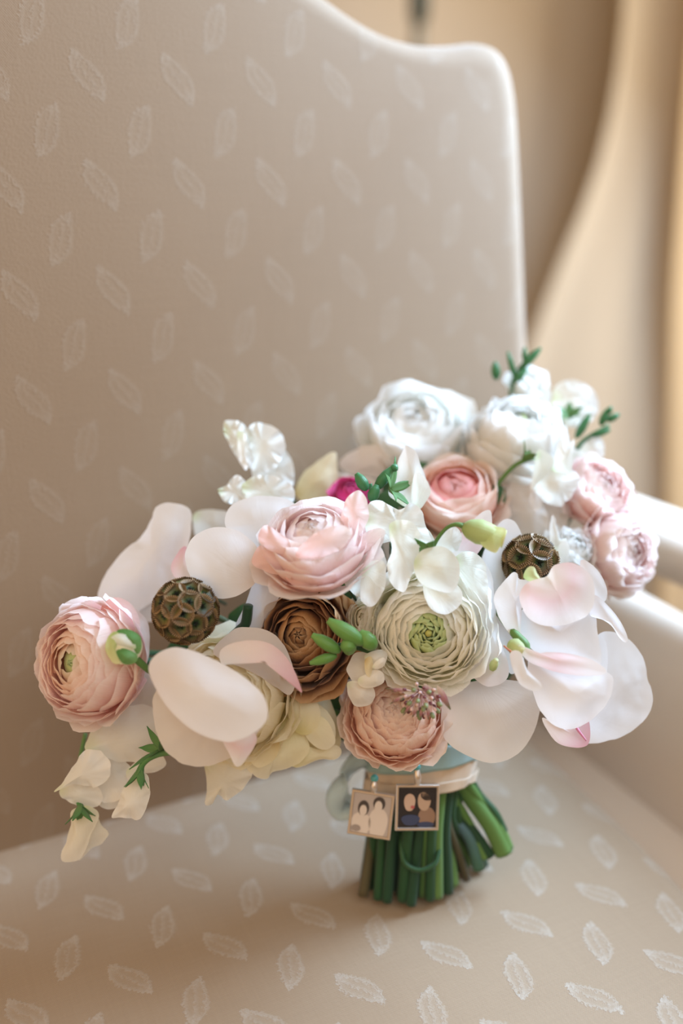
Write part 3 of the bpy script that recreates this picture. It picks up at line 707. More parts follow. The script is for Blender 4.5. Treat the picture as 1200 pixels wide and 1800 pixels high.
# ------------------------------------------------------------ sweet peas and lisianthus
def pea(name, label, cx, cy, t, blobs, stem=None, cal=None, off=(0, 0), mat='pea'):
    f = free_flower(name, label, 'flower', cx, cy, t)
    for i, b in enumerate(blobs):
        pts, dt, bulge = b[0], b[1], b[2]; kw = b[3] if len(b) > 3 else {}
        kw = dict(kw); m_ = kw.pop('mat', mat)
        blob('petal', f, pts, t+dt, m_, bulge, kw.pop('base', 0), kw.pop('ruf', .7), seed=cx+i, **kw)
    if cal:
        for x, y, tt, ax, L, w_, n, sp in cal: sepals(f, W(x, y, tt), cdir(*ax), L, w_, 'calyx', n, sp, cx)
    if stem: stem_for(f, W(cx, cy, t+.012), seat_pt(*stem[0]), stem[1], stem[2], off)
    return f
pea('sweet_pea', 'frilled white sweet pea blossom in the centre, between pink ranunculus and large white one', 690, 955, .405, [
    ([(640, 912), (652, 884), (672, 880), (700, 897), (722, 884), (738, 895), (750, 925), (756, 950), (735, 965), (700, 950), (660, 958), (645, 940)], .004, 2.5, dict(wav=.9)),
    ([(683, 925), (700, 912), (722, 918), (738, 940), (732, 985), (722, 1015), (708, 1042), (690, 1030), (680, 1000), (688, 965)], -.006, 3, dict(fold=-1.2, wav=.5)),
    ([(602, 1012), (616, 992), (640, 975), (658, 958), (676, 975), (678, 1010), (664, 1050), (650, 1065), (632, 1050), (615, 1040)], 0, 3, dict(wav=.8)),
    ([(640, 1000), (656, 985), (675, 990), (678, 1020), (664, 1056), (646, 1066), (634, 1044)], -.006, 2.5, dict(fold=1)),
    ([(715, 930), (745, 925), (762, 950), (758, 985), (738, 1000), (715, 980)], .006, 1, dict(wav=.5)),
], ((718, 1570), .0018, 'stem'), off=(-.002, -.015))
pea('sweet_pea', 'round white sweet pea bud hooked over the large white ranunculus', 770, 1012, .402, [
    ([(728, 988), (742, 968), (768, 960), (794, 970), (808, 995), (804, 1028), (790, 1042), (760, 1036), (735, 1020)], -.006, 6, dict(ruf=.4)),
    ([(748, 1020), (790, 1020), (812, 1040), (806, 1066), (782, 1081), (758, 1070), (745, 1045)], -.002, 4, dict(ruf=.4)),
    ([(796, 985), (826, 968), (848, 985), (858, 1020), (856, 1062), (832, 1085), (806, 1080), (795, 1040)], .008, 3, dict(wav=.6)),
    ([(762, 965), (780, 935), (800, 925), (812, 945), (800, 975), (780, 985)], .014, 2, dict(wav=.4)),
], ((742, 1574), .0018, 'stem_light'), [(752, 962, .400, (-.3, -.5, .6), .006, .0016, 5, 1.0)], off=(.002, -.016))
f = free_flower('sweet_pea_bud', 'pale yellow-green drooping bud on a thin arched stalk, centre right', 'flower bud', 850, 945, .40)
tube_obj('flower_stalk', [W(758, 968, .408), W(770, 945, .403), W(785, 928, .400), W(800, 922, .398), W(812, 924, .398)], [.0008, .0008, .0008, .0009, .0012], M['stem_light'], f, 4, 7)
pod('bud', f, W(812, 926, .398), W(886, 948, .396), .0052, 'palecalyx', .75)
blob('petal', f, [(838, 930), (862, 926), (886, 928), (888, 942), (876, 964), (868, 971), (846, 958)], .394, 'palecalyx', 2.5, 0, .3, 5)
sepals(f, W(808, 923, .398), cdir(.95, -.25, .2), .011, .0018, 'calyx', 5, .32, 4, .1)
pea('sweet_pea', 'upright folded white petal cone with green calyx near the top centre', 722, 840, .432, [
    ([(708, 790, 0), (716, 783), (730, 795), (740, 820), (752, 850), (755, 868), (742, 885), (728, 897), (700, 884), (682, 866), (692, 835)], 0, 4, dict(base=8, fold=-1.2, ruf=.5)),
    ([(730, 830), (750, 845), (756, 868), (742, 890), (728, 896), (722, 870)], -.004, 1.5, dict(base=4, ruf=.3)),
], ((755, 1571), .0018, 'stem'), [(684, 862, .425, (.5, .2, .4), .011, .0020, 5, .9)], off=(.004, -.015))
pea('sweet_pea', 'white sweet pea blossom on the right in front of the pink ranunculus', 972, 830, .462, [
    ([(935, 838), (950, 820), (972, 815), (1000, 822), (1018, 838), (1012, 862), (996, 880), (985, 890), (958, 882), (938, 862)], 0, 5, dict(wav=.6)),
    ([(942, 800), (950, 790), (972, 805), (968, 825), (945, 850), (932, 858)], -.004, 1.5, dict(ruf=.4)),
    ([(968, 830), (975, 800), (985, 772), (998, 790), (1008, 770), (1006, 810), (1000, 838), (985, 845)], -.001, 2, dict(fold=-1)),
], ((822, 1520), .0018, 'stem_light'), off=(.012, .006))
f = free_flower('sweet_pea_tendril', 'slim green stalk with small calyx crossing the white ranunculus at the upper right', 'flower stalk', 905, 820, .468)
tube_obj('flower_stalk', [W(868, 862, .466), W(885, 838, .464), (W(905, 818, .463)), W(925, 808, .462), W(932, 806, .462)], [.0010, .0010, .0010, .0011, .0013], M['stem_light'], f)
sepals(f, W(918, 810, .462), cdir(.7, .6, .2), .010, .0017, 'stem_light', 4, .6, 3)
blob('leaf', f, [(862, 858), (874, 850), (886, 860), (888, 880), (876, 888), (866, 876)], .468, 'leaf', 1, 0, .2, 2)
pea('lisianthus', 'wide beige-white petals shaded between the white ranunculus and seed pod', 925, 895, .470, [
    ([(884, 885), (896, 850), (922, 836), (942, 845), (946, 872), (962, 905), (958, 940), (935, 958), (902, 955), (886, 925)], 0, 4, dict(wav=.5)),
    ([(940, 880), (975, 882), (1000, 890), (995, 930), (975, 955), (955, 945)], .006, 2, dict(mat='orchid_shade')),
    ([(930, 850), (950, 862), (952, 890), (940, 900), (932, 880)], -.003, 1),
], ((806, 1520), .0018, 'stem'), off=(.008, .003), mat='orchid_shade')
pea('sweet_pea', 'blurred frilly white blossom standing at the upper left', 450, 775, .462, [
    ([(392, 758), (398, 738), (418, 740), (432, 752), (440, 780), (446, 815), (428, 822), (412, 800), (402, 780)], 0, 3, dict(wav=1.2)),
    ([(425, 770), (440, 748), (465, 744), (490, 758), (502, 785), (492, 812), (470, 830), (440, 822), (428, 800)], .003, 4, dict(wav=1.2)),
    ([(440, 790), (470, 775), (500, 790), (517, 830), (508, 862), (470, 860), (446, 840)], .008, 3, dict(wav=.8)),
    ([(418, 760), (432, 765), (436, 800), (432, 826), (420, 808)], -.004, 1, dict(wav=.6)),
], ((728, 1540), .0018, 'stem'), off=(-.002, .010), mat='white')
pea('sweet_pea', 'blurred frilly white blossom just below the upper left one', 450, 860, .452, [
    ([(384, 862), (398, 852), (412, 835), (430, 842), (436, 868), (430, 888), (405, 886), (392, 880)], 0, 2.5, dict(wav=1.2)),
    ([(428, 850), (455, 835), (490, 840), (512, 855), (516, 880), (490, 892), (455, 895), (430, 885)], -.002, 3, dict(wav=1.2)),
    ([(340, 905), (362, 896), (400, 900), (410, 930), (380, 950), (345, 945)], .018, 2),
], ((738, 1538), .0018, 'stem'), [(455, 880, .447, (0, -.8, .5), .009, .002, 4, 1.0)], off=(.000, .012), mat='white')
f = pea('lisianthus', 'blurred yellow-cream petals between the frilly white blossom and white rose', 560, 840, .478, [
    ([(518, 868), (528, 838), (552, 815), (586, 793), (593, 815), (590, 860), (570, 885), (535, 885)], 0, 4),
    ([(596, 812), (622, 790), (650, 782), (690, 790), (715, 815), (700, 842), (650, 838), (610, 832)], .014, 3, dict(mat='orchid_shade')),
    ([(590, 830), (625, 838), (660, 845), (650, 866), (615, 872), (592, 862)], .008, 2, dict(mat='orchid_shade')),
], ((714, 1545), .0018, 'stem'), off=(-.004, .014), mat='yellowcream')
pea('lisianthus', 'open bell-shaped white lisianthus at the lower left', 205, 1330, .425, [
    ([(152, 1318), (160, 1285), (190, 1252), (225, 1240), (268, 1242), (288, 1270), (282, 1310), (262, 1335), (222, 1340), (182, 1330)], .004, 5, dict(wav=.5)),
    ([(96, 1391), (112, 1372), (130, 1345), (150, 1318), (175, 1322), (195, 1345), (188, 1372), (160, 1382), (125, 1378)], -.002, 3, dict(wav=.6)),
    ([(105, 1388), (130, 1376), (165, 1380), (180, 1400), (170, 1418), (135, 1416), (112, 1406)], .004, 3, dict(wav=.5)),
    ([(165, 1340), (195, 1328), (225, 1340), (232, 1370), (220, 1400), (190, 1412), (168, 1398), (158, 1368)], .006, -3, dict(wav=.5, mat='soft')),
    ([(222, 1352), (250, 1335), (282, 1326), (292, 1342), (275, 1355), (245, 1362), (228, 1372)], .006, 1.5),
    ([(165, 1395), (190, 1385), (215, 1392), (218, 1410), (195, 1422), (172, 1416)], .008, 1.5),
], ((640, 1548), .002, 'stem'), off=(-.015, -.002), mat='soft')
f = pea('lisianthus_bud', 'drooping white bud with green calyx hanging at the lower left of the bouquet', 238, 1400, .412, [
    ([(240, 1358), (256, 1362), (264, 1385), (260, 1410), (248, 1438), (232, 1443), (214, 1438), (196, 1437), (206, 1414), (216, 1386)], 0, 4.5, dict(base=0, fold=.6, wav=.5)),
    ([(240, 1362), (258, 1366), (263, 1392), (256, 1420), (242, 1436), (232, 1400)], .006, -2, dict(base=0)),
], None, None, mat='soft')
tube_obj('flower_stalk', [W(300, 1322, .412), W(280, 1326, .411), W(262, 1334, .410), W(250, 1345, .410), W(246, 1356, .410)], [.0014, .0011, .0010, .0012, .0018], M['calyx'], f)
sepals(f, W(247, 1348, .410), cdir(-.1, -1, .35), .0115, .0016, 'calyx', 5, .45, 6, .2)
f = free_flower('green_calyx', 'star of green sepals left of the big orchid petal at the lower left', 'calyx', 280, 1315, .412)
sepals(f, W(288, 1318, .414), cdir(-.85, .45, .5), .0135, .0019, 'calyx', 6, .75, 9, .2)
tube_obj('flower_stalk', [W(290, 1318, .414), W(330, 1300, .42), W(400, 1280, .435)], .0014, M['calyx'], f)
f = pea('lisianthus_bud', 'lowest drooping cream petal pair with green calyx, hanging over the seat seam', 148, 1465, .428, [
    ([(126, 1425), (148, 1418), (168, 1424), (172, 1440), (160, 1470), (145, 1505), (125, 1514), (108, 1510), (114, 1482), (124, 1452)], 0, 3.5, dict(base=1)),
    ([(150, 1420), (168, 1424), (176, 1446), (192, 1466), (178, 1482), (156, 1496), (136, 1512), (140, 1470)], .005, 2, dict(base=0)),
], None, None, mat='softcream')
tube_obj('flower_stalk', [W(150, 1290, .440), W(140, 1340, .442), W(136, 1395, .432), W(142, 1420, .428)], [.001, .001, .001, .0015], M['calyx'], f)
sepals(f, W(141, 1414, .424), cdir(.15, -1, .35), .0095, .0018, 'calyx', 5, .65, 2, .2)
pea('lisianthus', 'single cream petal hanging below the big orchid petal over the seat seam', 400, 1365, .430, [
    ([(358, 1340), (380, 1328), (420, 1325), (443, 1348), (438, 1372), (420, 1392), (398, 1406), (388, 1400), (376, 1396), (374, 1410), (360, 1413), (364, 1385)], 0, 3, dict(wav=.6, fold=.8)),
], ((670, 1548), .0018, 'stem_brown'), off=(-.011, .006), mat='softcream')
pea('ranunculus', 'faint beige petals sticking out behind the pink ranunculus, left', 235, 1150, .43, [
    ([(176, 1075), (196, 1052), (222, 1056), (240, 1075), (246, 1110), (225, 1130), (195, 1120)], -.008, 3, dict(mat='pink')),
    ([(228, 1070), (250, 1082), (262, 1110), (260, 1160), (245, 1200), (225, 1210), (215, 1150)], .004, 3, dict(mat='orchid_shade')),
    ([(215, 1190), (250, 1175), (272, 1200), (280, 1240), (265, 1280), (232, 1262), (205, 1240)], .006, 3, dict(mat='orchid_shade')),
    ([(228, 1240), (252, 1225), (280, 1250), (290, 1290), (260, 1300), (235, 1275)], .012, 2, dict(mat='orchid_shade')),
], ((650, 1535), .0018, 'stem'), off=(-.013, .008), mat='pink')
pea('freesia', 'translucent white round blossom seen from behind at the top right', 1010, 703, .505, [
    ([(970, 700), (976, 680), (998, 668), (1025, 672), (1045, 690), (1052, 715), (1042, 738), (1015, 745), (985, 738), (972, 720)], 0, 5, dict(wav=.5)),
    ([(985, 735), (995, 705), (1020, 700), (1040, 725), (1030, 748), (1005, 752)], -.005, 3, dict(wav=.5)),
], ((812, 1530), .0016, 'stem'), [(1000, 735, .497, (0, .6, .6), .009, .002, 5, .7)], off=(.012, .011), mat='white')
pea('freesia', 'small blurred white bloom above the pink ranunculus at the right', 1040, 790, .495, [
    ([(1012, 795), (1022, 775), (1045, 766), (1060, 778), (1062, 798), (1048, 815), (1022, 815)], 0, 4, dict(wav=.5)),
    ([(1000, 800), (1015, 790), (1030, 800), (1028, 825), (1008, 828)], -.004, 2),
], ((825, 1510), .0016, 'stem'), off=(.013, .009), mat='white')
pea('freesia', 'small open white freesia below the green buds in the middle', 640, 1178, .408, [
    ([(609, 1180), (614, 1158), (632, 1146), (655, 1150), (660, 1180), (650, 1205), (625, 1202)], .004, 3, dict(base=4)),
    ([(610, 1200), (630, 1198), (652, 1205), (660, 1225), (648, 1238), (625, 1240), (612, 1225)], .003, 3),
    ([(630, 1195), (655, 1178), (672, 1182), (674, 1200), (650, 1210), (634, 1208)], -.001, 2),
    ([(640, 1152), (665, 1143), (680, 1150), (675, 1170), (655, 1175)], 0, 2),
    ([(654, 1172), (664, 1160), (674, 1156), (676, 1164), (664, 1175)], -.005, 1, dict(ruf=.1)),
    ([(641, 1160), (652, 1154), (655, 1170), (650, 1190), (642, 1182)], -.002, 1, dict(ruf=.1, mat='yellowcream')),
], ((725, 1574), .0016, 'stem'), off=(0, -.014), mat='soft')
pea('sweet_pea', 'pointed white petal right of the seed pod, under the blush ranunculus', 975, 945, .452, [
    ([(965, 930), (972, 905), (980, 935), (990, 955), (996, 945), (995, 975), (980, 985), (968, 970)], 0, 2, dict(base=7)),
    ([(975, 975), (990, 950), (1000, 960), (998, 995), (985, 1000)], -.003, 1),
], ((838, 1510), .0016, 'stem'), off=(.012, -.006), mat='white')

# buds
def bud_spray(label, main, buds, t, mat='bud', rad=.0010, stem=None, off=(0, 0), name='freesia_bud_spray'):
    f = free_flower(name, label, 'flower buds', main[0][0], main[0][1], t)
    tube_obj('flower_stalk', [W(x, y, t+.002) for x, y in main], [rad*1.2, rad], M['stem'if mat == 'bud' else mat], f, 4, 7)
    for x0, y0, x1, y1, r, d in buds:
        a, b = W(x0, y0, t-d*.001), W(x1, y1, t-d*.001)
        r *= .86 if mat == 'bud' else .74
        pod('bud', f, a, b, r, mat, .35)
        sepals(f, a, (b-a).normalized(), (b-a).length*.42, r*.7, 'bud_dark', 3, .22, int(x0), -.2)
    if stem: stem_for(f, W(main[0][0], main[0][1], t+.008), seat_pt(*stem[0]), stem[1], stem[2], off)
    return f
bud_spray('bright green freesia buds over the toffee brown rose', [(672, 1150), (650, 1145), (625, 1138), (600, 1134), (590, 1136)], [
    (640, 1132, 576, 1090, .0042, 6), (598, 1146, 548, 1116, .0034, 4), (612, 1148, 612, 1120, .0040, 6), (592, 1152, 544, 1166, .0026, 3), (660, 1140, 632, 1110, .0042, 5), (602, 1140, 626, 1138, .0036, 4)], .407, 'bud',
    stem=((712, 1574), .0018, 'stem_light'), off=(-.003, -.012))
bud_spray('dark green bud cluster left of the upright white petal cone', [(658, 888), (656, 872), (652, 860), (650, 850)], [
    (645, 862, 626, 832, .0036, 4), (660, 860, 688, 822, .0034, 2), (652, 882, 662, 852, .0036, 4), (690, 828, 696, 816, .0025, 2)], .425, 'bud_dark',
    stem=((700, 1568), .0016, 'stem_dark'), off=(-.006, -.010))
bud_spray('blurred green freesia buds rising highest at the top of the bouquet', [(895, 712), (898, 690), (903, 665), (915, 645), (930, 630)], [
    (905, 665, 892, 618, .0022, 2), (915, 648, 950, 612, .0030, 2), (903, 672, 925, 648, .0032, 2), (872, 668, 870, 636, .0034, 2), (922, 636, 922, 610, .002, 2)], .502, 'bud_dark',
    stem=((808, 1530), .0016, 'stem'), off=(.010, .012))
f = bud_spray('blurred green bud sprig pointing right at the upper right of the bouquet', [(1010, 795), (1025, 775), (1045, 762), (1070, 748)], [
    (1012, 770, 1036, 728, .003, 2), (1038, 765, 1072, 756, .0026, 2), (1055, 748, 1068, 718, .0028, 2), (1066, 740, 1088, 728, .0026, 2), (1068, 728, 1074, 714, .002, 3)], .492, 'bud_dark',
    stem=((818, 1526), .0016, 'stem'), off=(.013, .012))
# closed cream bud, left
f = free_flower('ranunculus_bud', 'round closed cream bud with green sepals in front of the pink ranunculus', 'flower bud', 218, 1137, .398)
V, F, U = ball(.0070, 18, 14, 1.05); ob_ = obj('bud', mesh('bud', [cdir(.0, 0, 1)*0+RT*z+UP*y+TW*x for x, y, z in V], F, U), M['whitecream'], f)
blob('sepal', f, [(186, 1140), (190, 1120), (202, 1110), (212, 1118), (206, 1145), (212, 1165), (198, 1164)], .392, 'palecalyx', 2, 2, .2, 61)
blob('sepal', f, [(205, 1110), (225, 1106), (246, 1118), (249, 1138), (240, 1150), (228, 1128)], .3925, 'calyx', 2, 4, .2, 62)
blob('sepal', f, [(204, 1145), (220, 1140), (240, 1150), (238, 1164), (222, 1168), (212, 1162)], .391, 'calyx', 2, 3, .2, 63)
blob('petal', f, [(196, 1120), (212, 1113), (232, 1122), (238, 1140), (215, 1138), (200, 1132)], .3915, 'white', 2, 3, .2, 64)
tube_obj('flower_stalk', [W(236, 1155, .399), W(250, 1168, .400), W(268, 1182, .406), W(320, 1210, .43)], [.0016, .0014, .0013], M['stem_light'], f)

# ------------------------------------------------------------ seed pods
def stalk_mat():
    nt = NT('papery_seed_cup')
    uv = nt('ShaderNodeUVMap', uv_map='UVMap'); sp = nt('ShaderNodeSeparateXYZ', {0: uv})
    ray_ = nt.math('SINE', nt.math('MULTIPLY', sp.outputs[0], 2*pi*34))
    col = ramp(nt, sp.outputs[1], [(0, (.02, .04, .02)), (.25, (.05, .12, .03)), (.42, (.17, .17, .05)), (.7, (.26, .16, .07)), (1, (.42, .28, .15))])
    dk = mixc(nt, 1.0, col, (.16, .12, .09), 'MULTIPLY')
    c = mixc(nt, nt.math('MULTIPLY', nt.math('SUBTRACT', ray_, .1), 1.6, clamp=True), col, dk)
    pr = nt('ShaderNodeBsdfPrincipled', {'Base Color': c, 'Roughness': .5}); tr = nt('ShaderNodeBsdfTranslucent', {'Color': c})
    mx = nt('ShaderNodeMixShader', {0: .25, 1: pr, 2: tr}); nt.l.new(mx.outputs[0], nt.out.inputs[0]); return nt.m
M['cup'] = stalk_mat(); M['star'] = plain('black_star', (.012, .014, .012), .4)
def cup_mesh(r):
    V = []; F = []; U = []; n = 68; prof = [(.06, -.14), (.30, -.13), (.46, -.07), (.72, .06), (.92, .14), (1.04, .16)]
    for j, (a, z) in enumerate(prof):
        for i in range(n):
            w_ = (1 if i % 2 else -1)*.055*(j/5); a = prof[j][0]*(1+(.05 if i % 2 else -.04)*(j/5)**3)
            V.append((r*(a)*cos(2*pi*i/n), r*a*sin(2*pi*i/n), r*(z+w_))); U.append((i/n, j/5))
    for j in range(len(prof)-1):
        for i in range(n): F.append((j*n+i, j*n+(i+1) % n, (j+1)*n+(i+1) % n, (j+1)*n+i))
    # seam UV: duplicate-free (sine period is integral so wrap only mirrors one sliver)
    return mesh('papery_cup', V, F, U, True)
def star_mesh(r):
    V = []; F = []
    for k in range(5):
        a = 2*pi*k/5; d = Vector((cos(a), sin(a), 0)); s_ = Vector((-sin(a), cos(a), 0))
        b0 = len(V)
        V += [s_*r*.07+Vector((0, 0, -.1*r)), -s_*r*.07+Vector((0, 0, -.1*r)), d*r*.42+Vector((0, 0, .02*r)), Vector((0, 0, .02*r))]
        F += [(b0, b0+2, b0+3), (b0+3, b0+2, b0+1), (b0, b0+1, b0+2)]
    return mesh('star', V, F, [(0, 0)]*len(V), False)
def scabiosa(label, px, py, t, Rpx, axis, seed, cupk=.36, n=34, stem=None, off=(0, 0), squash=1):
    R = Rpx*t/FPX; c = W(px, py, t); ax = cdir(*axis)
    root = thing('seed_pod', label, 'seed pod', c, FG, axis_rot(ax))
    V, F, U = ball(R*.70, 16, 12); obj('core', mesh('core', V, F, U), M['stem_brown'], root)
    cm = cup_mesh(R*cupk); cm.materials.append(M['cup']); sm = star_mesh(R*cupk); sm.materials.append(M['star'])
    ga = pi*(3-sqrt(5))
    for k in range(n):
        z = 1-1.75*(k+.15)/n
        rr = sqrt(max(0, 1-z*z)); d = Vector((rr*cos(k*ga), rr*sin(k*ga), z))
        q = d.to_track_quat('Z', 'Y')
        o = obj('papery_cup', cm, None, root); o.location = d*R*.84; o.rotation_euler = q.to_euler()
        s_ = obj('star', sm, None, o)
    if stem: stem_for(root, c-ax*R*.6, stem[0], stem[1], stem[2], off)
    return root
scabiosa('round brown and green starflower seed pod left of the brown rose', 326, 1074, .408, 63, (-.05, .0, 1), 1, .31, n=42, stem=S(662, 1562, .0018, 'stem_brown'), off=(-.012, -.009))
scabiosa('small brown seed pod half hidden behind the heart-shaped orchid petal', 932, 988, .428, 50, (.1, .5, .8), 2, .42, 26, stem=S(820, 1545, .0018, 'stem_brown'), off=(.010, -.009))

# ------------------------------------------------------------ astrantia
f = free_flower('astrantia', 'small green and burgundy pincushion flower over the peach ranunculus', 'flower', 735, 1222, .398)
rg = rnd_seed(9); axA = cdir(-.05, -.55, .8)
c0 = W(738, 1215, .404); RmA = axis_rot(axA)
mpk = plain('pale_pink_stamen', (.70, .48, .45)); mgr = plain('green_floret', (.22, .26, .12)); mbd = plain('burgundy_tip', (.16, .04, .05))
for k in range(44):
    a = k*2.39996; th = .95*sqrt((k+.5)/44)*1.15
    d = RmA @ Vector((sin(th)*cos(a), sin(th)*sin(a), cos(th))); L = .0105*rg.uniform(.8, 1.08)
    tip = c0+d*L
    tube_obj('floret_stalk', [c0+d*.001, c0+d*L*.6+UP*rg.uniform(-.0004, .0004), tip], [.0002, .00024, .0002], mpk, f, 2, 5)
    V, F, U = ball(.00075 if k % 3 else .001, 7, 5, 1.5); q = axis_rot(d)
    obj('floret', mesh('floret', [q @ Vector(v)+tip-f.location for v in V], F, U), mgr if k % 3 == 0 else (mpk if k % 3 == 1 else mbd), f)
M['bract'] = petal_mat('burgundy_bract', [(0, (.70, .60, .48)), (.5, (.42, .18, .20)), (1, (.08, .14, .05))], .2, .2, .5, .4)
for (x0, y0, x1, y1, w_) in [(768, 1205, 792, 1248, 6), (752, 1205, 763, 1232, 6), (745, 1202, 755, 1222, 6), (712, 1222, 684, 1238, 3), (722, 1215, 677, 1210, 3), (725, 1235, 708, 1258, 3), (733, 1242, 724, 1262, 3), (742, 1244, 738, 1265, 3), (752, 1242, 753, 1266, 3), (760, 1215, 774, 1240, 4), (700, 1212, 688, 1216, 3)]:
    dx, dy = x1-x0, y1-y0; l = math.hypot(dx, dy); nx, ny = -dy/l*w_, dx/l*w_
    blob('bract', f, [(x0, y0), (x0+dx*.35+nx, y0+dy*.35+ny), (x0+dx*.7+nx*.7, y0+dy*.7+ny*.7), (x1, y1), (x0+dx*.7-nx*.7, y0+dy*.7-ny*.7), (x0+dx*.35-nx, y0+dy*.35-ny)], .397, 'bract', .6, 0, .1, int(x1), res=3, rings=3)
stem_for(f, W(738, 1210, .412), seat_pt(765, 1568), .0014, 'stem', (.005, -.013))

# ------------------------------------------------------------ leaves filling the gaps
leafs = [
    ((575, 1225), 50, 200, .446, 95), ((592, 1285), 34, 190, .440, 75), ((600, 1030), 60, 120, .444, 80), ((610, 1060), 60, 60, .447, 70), ((615, 1160), 60, 200, .444, 90),
    ((430, 1085), 50, 60, .446, 60), ((400, 1130), 50, 30, .449, 60), ((640, 1010), 70, 100, .452, 60), ((770, 905), 60, 30, .475, 60), ((875, 1010), 60, 80, .455, 70),
    ((720, 840), 60, 20, .487, 100), ((165, 1290), 14, 250, .436, 60), ((250, 1010), 40, 200, .465, 60), ((880, 900), 50, 60, .482, 60), ((1000, 1010), 60, 300, .462, 70),
    ((500, 1230), 50, 240, .452, 80), ((560, 1000), 80, 150, .455, 80), ((700, 900), 80, 10, .47, 90), ((820, 1040), 90, 300, .445, 90), ((330, 1140), 60, 200, .45, 90), ((300, 1230), 60, 200, .445, 70),
    ((660, 1180), 70, 250, .445, 90), ((860, 1180), 70, 300, .44, 80), ((960, 1120), 70, 300, .44, 80), ((1060, 1000), 16, 310, .47, 55), ((470, 930), 70, 120, .462, 60), ((605, 1010), 26, 130, .425, 50), ((600, 985), 22, 80, .418, 46)]
loc_words = ['behind the brown rose foot', 'in the gap left of the peach ranunculus', 'above the brown rose', 'between brown rose and white sweet pea', 'under the bright green buds', 'right of the round seed pod',
    'below the round seed pod', 'behind the central sweet pea', 'behind the peach garden rose', 'behind the small seed pod', 'under the blurred white rose', 'below the leftmost pink ranunculus', 'at the far left orchid edge', 'below the upright white ranunculus',
    'under the small ruffled white flower', 'behind the yellow-cream rose', 'under the upward pink ranunculus', 'behind the magenta bloom', 'behind the orchid right of centre', 'behind the front left orchid', 'under the front left orchid',
    'behind the small open freesia', 'under the orchid with the beige petal', 'behind the right orchid', 'at the foot of the blush ranunculus', 'under the upper left orchid', 'pale tip beside the brown rose', 'just under the upward pink ranunculus rim']
for i, ((x, y), wd, ang, t, L) in enumerate(leafs):
    a = radians(ang); dx, dy = cos(a), -sin(a); wx_ = wd*.5
    pts = []
    for k in range(10):
        ph = 2*pi*k/10; u_ = cos(ph)*L*.5; v_ = sin(ph)*wx_*(1-.35*cos(ph))
        if k == 0: u_ *= 1.15
        pts.append((x+u_*dx-v_*dy, y+u_*dy+v_*dx))
    lf = thing('leaf_sprig', 'dark green leaf ' + loc_words[i], 'leaf', W(x, y, t), 'green leaves tucked in the bouquet')
    blob('leaf', lf, pts, t, 'leaf' if i < 26 else 'calyx', 1.5, 5, .4, 300+i, fold=1.0)
    q0 = Vector(W(x-dx*L*.5, y-dy*L*.5, t+.001)); tube_obj('leaf_stalk', [q0, q0+(BIND+AXH*.03-q0)*.25+FW*.004], .0007, M['stem_dark'], lf, 3, 6)
f = thing('cut_stem', 'dark green cut stalk standing up beside the round seed pod', 'stem', W(430, 1090, .42), FG)
tube_obj('stalk', [W(400, 1122, .43), W(420, 1108, .424), W(432, 1095, .42), W(436, 1064, .417)], [.0012, .0022, .0022, .0021], M['stem_dark'], f)

# ------------------------------------------------------------ handle: extra stems, ribbon, lockets
ex = [((638, 1575), .0024, 'stem_brown', (-.014, .0)), ((708, 1582), .0026, 'stem', (-.004, -.017)), ((722, 1590), .0024, 'stem_dark', (0, -.016)), ((768, 1575), .0028, 'stem_light', (.006, -.015)),
      ((787, 1568), .0026, 'stem_dark', (.009, -.012)), ((755, 1580), .0024, 'stem', (.004, -.017)), ((680, 1584), .0024, 'stem_dark', (-.009, -.014)), ((664, 1580), .0022, 'stem', (-.012, -.010))]
ex_lab = ['olive-brown stem end, leftmost of the front row', 'mid green stem end in the front row under the left charm edge', 'dark green stem end in front, below the loop', 'light green stem end below the right charm corner', 'dark green stem end at the right end of the front row', 'mid green stem end right of the looped stem', 'dark green stem end third from the left', 'green stem end second from the left of the front row']
for i, ((x, y), r, m_, off) in enumerate(ex):
    f = thing('flower_stem', ex_lab[i], 'stem', seat_pt(x, y), 'cut stem ends under the handle')
    side = FH.cross(AXH).normalized(); fr = AXH.cross(side); b0 = BIND+side*off[0]*1.35+fr*off[1]*.95
    tube_obj('stem', [b0+AXH*.02, b0, b0-AXH*.018, (b0-AXH*.018+seat_pt(x, y, .4535+r*.3))/2, seat_pt(x, y, .4535+r*.3)], [r, r, r, r*1.1], M[m_], f, 5, 9)
for lab, pts, r, m_ in [
    ('thick bright green stem splaying right out of the handle, the outermost large one', [(795, 1350), (822, 1395), (862, 1450), (886, 1500)], .0042, 'stem_light'),
    ('bright green stem just above the thick splaying one', [(815, 1370), (845, 1410), (875, 1450), (893, 1492)], .0026, 'stem_light'),
    ('thin green stem at the far right edge of the stem fan', [(812, 1345), (840, 1395), (868, 1428), (884, 1462)], .0022, 'stem'),
    ('olive stem reaching right beneath the thick splaying one', [(790, 1390), (820, 1440), (840, 1480), (852, 1508)], .0022, 'stem_light'),
    ('blue-tinted stem slanting right of the lockets', [(772, 1395), (792, 1432), (825, 1472), (842, 1528)], .0028, 'blue_stem'),
    ('dark stem between the blue-tinted stem and thick green one', [(785, 1390), (808, 1430), (838, 1470), (862, 1505)], .0024, 'stem_dark'),
    ('yellow-green straight stem right below the locket', [(765, 1400), (782, 1460), (792, 1520), (796, 1565)], .0026, 'stem_light')]:
    tt = .468
    f = thing('flower_stem', lab, 'stem', W(*pts[-1], tt))
    P = [W(x, y, tt-.004*(k == 0)) for k, (x, y) in enumerate(pts)]
    for p in P: p.z = max(p.z, .4535+r)
    tube_obj('stem', P, [r, r, r*1.05, r*1.1], M[m_], f, 5, 10)
f = thing('looped_stem', 'thin green stem bent into a loop below the lockets', 'stem', W(740, 1530, .452), None)
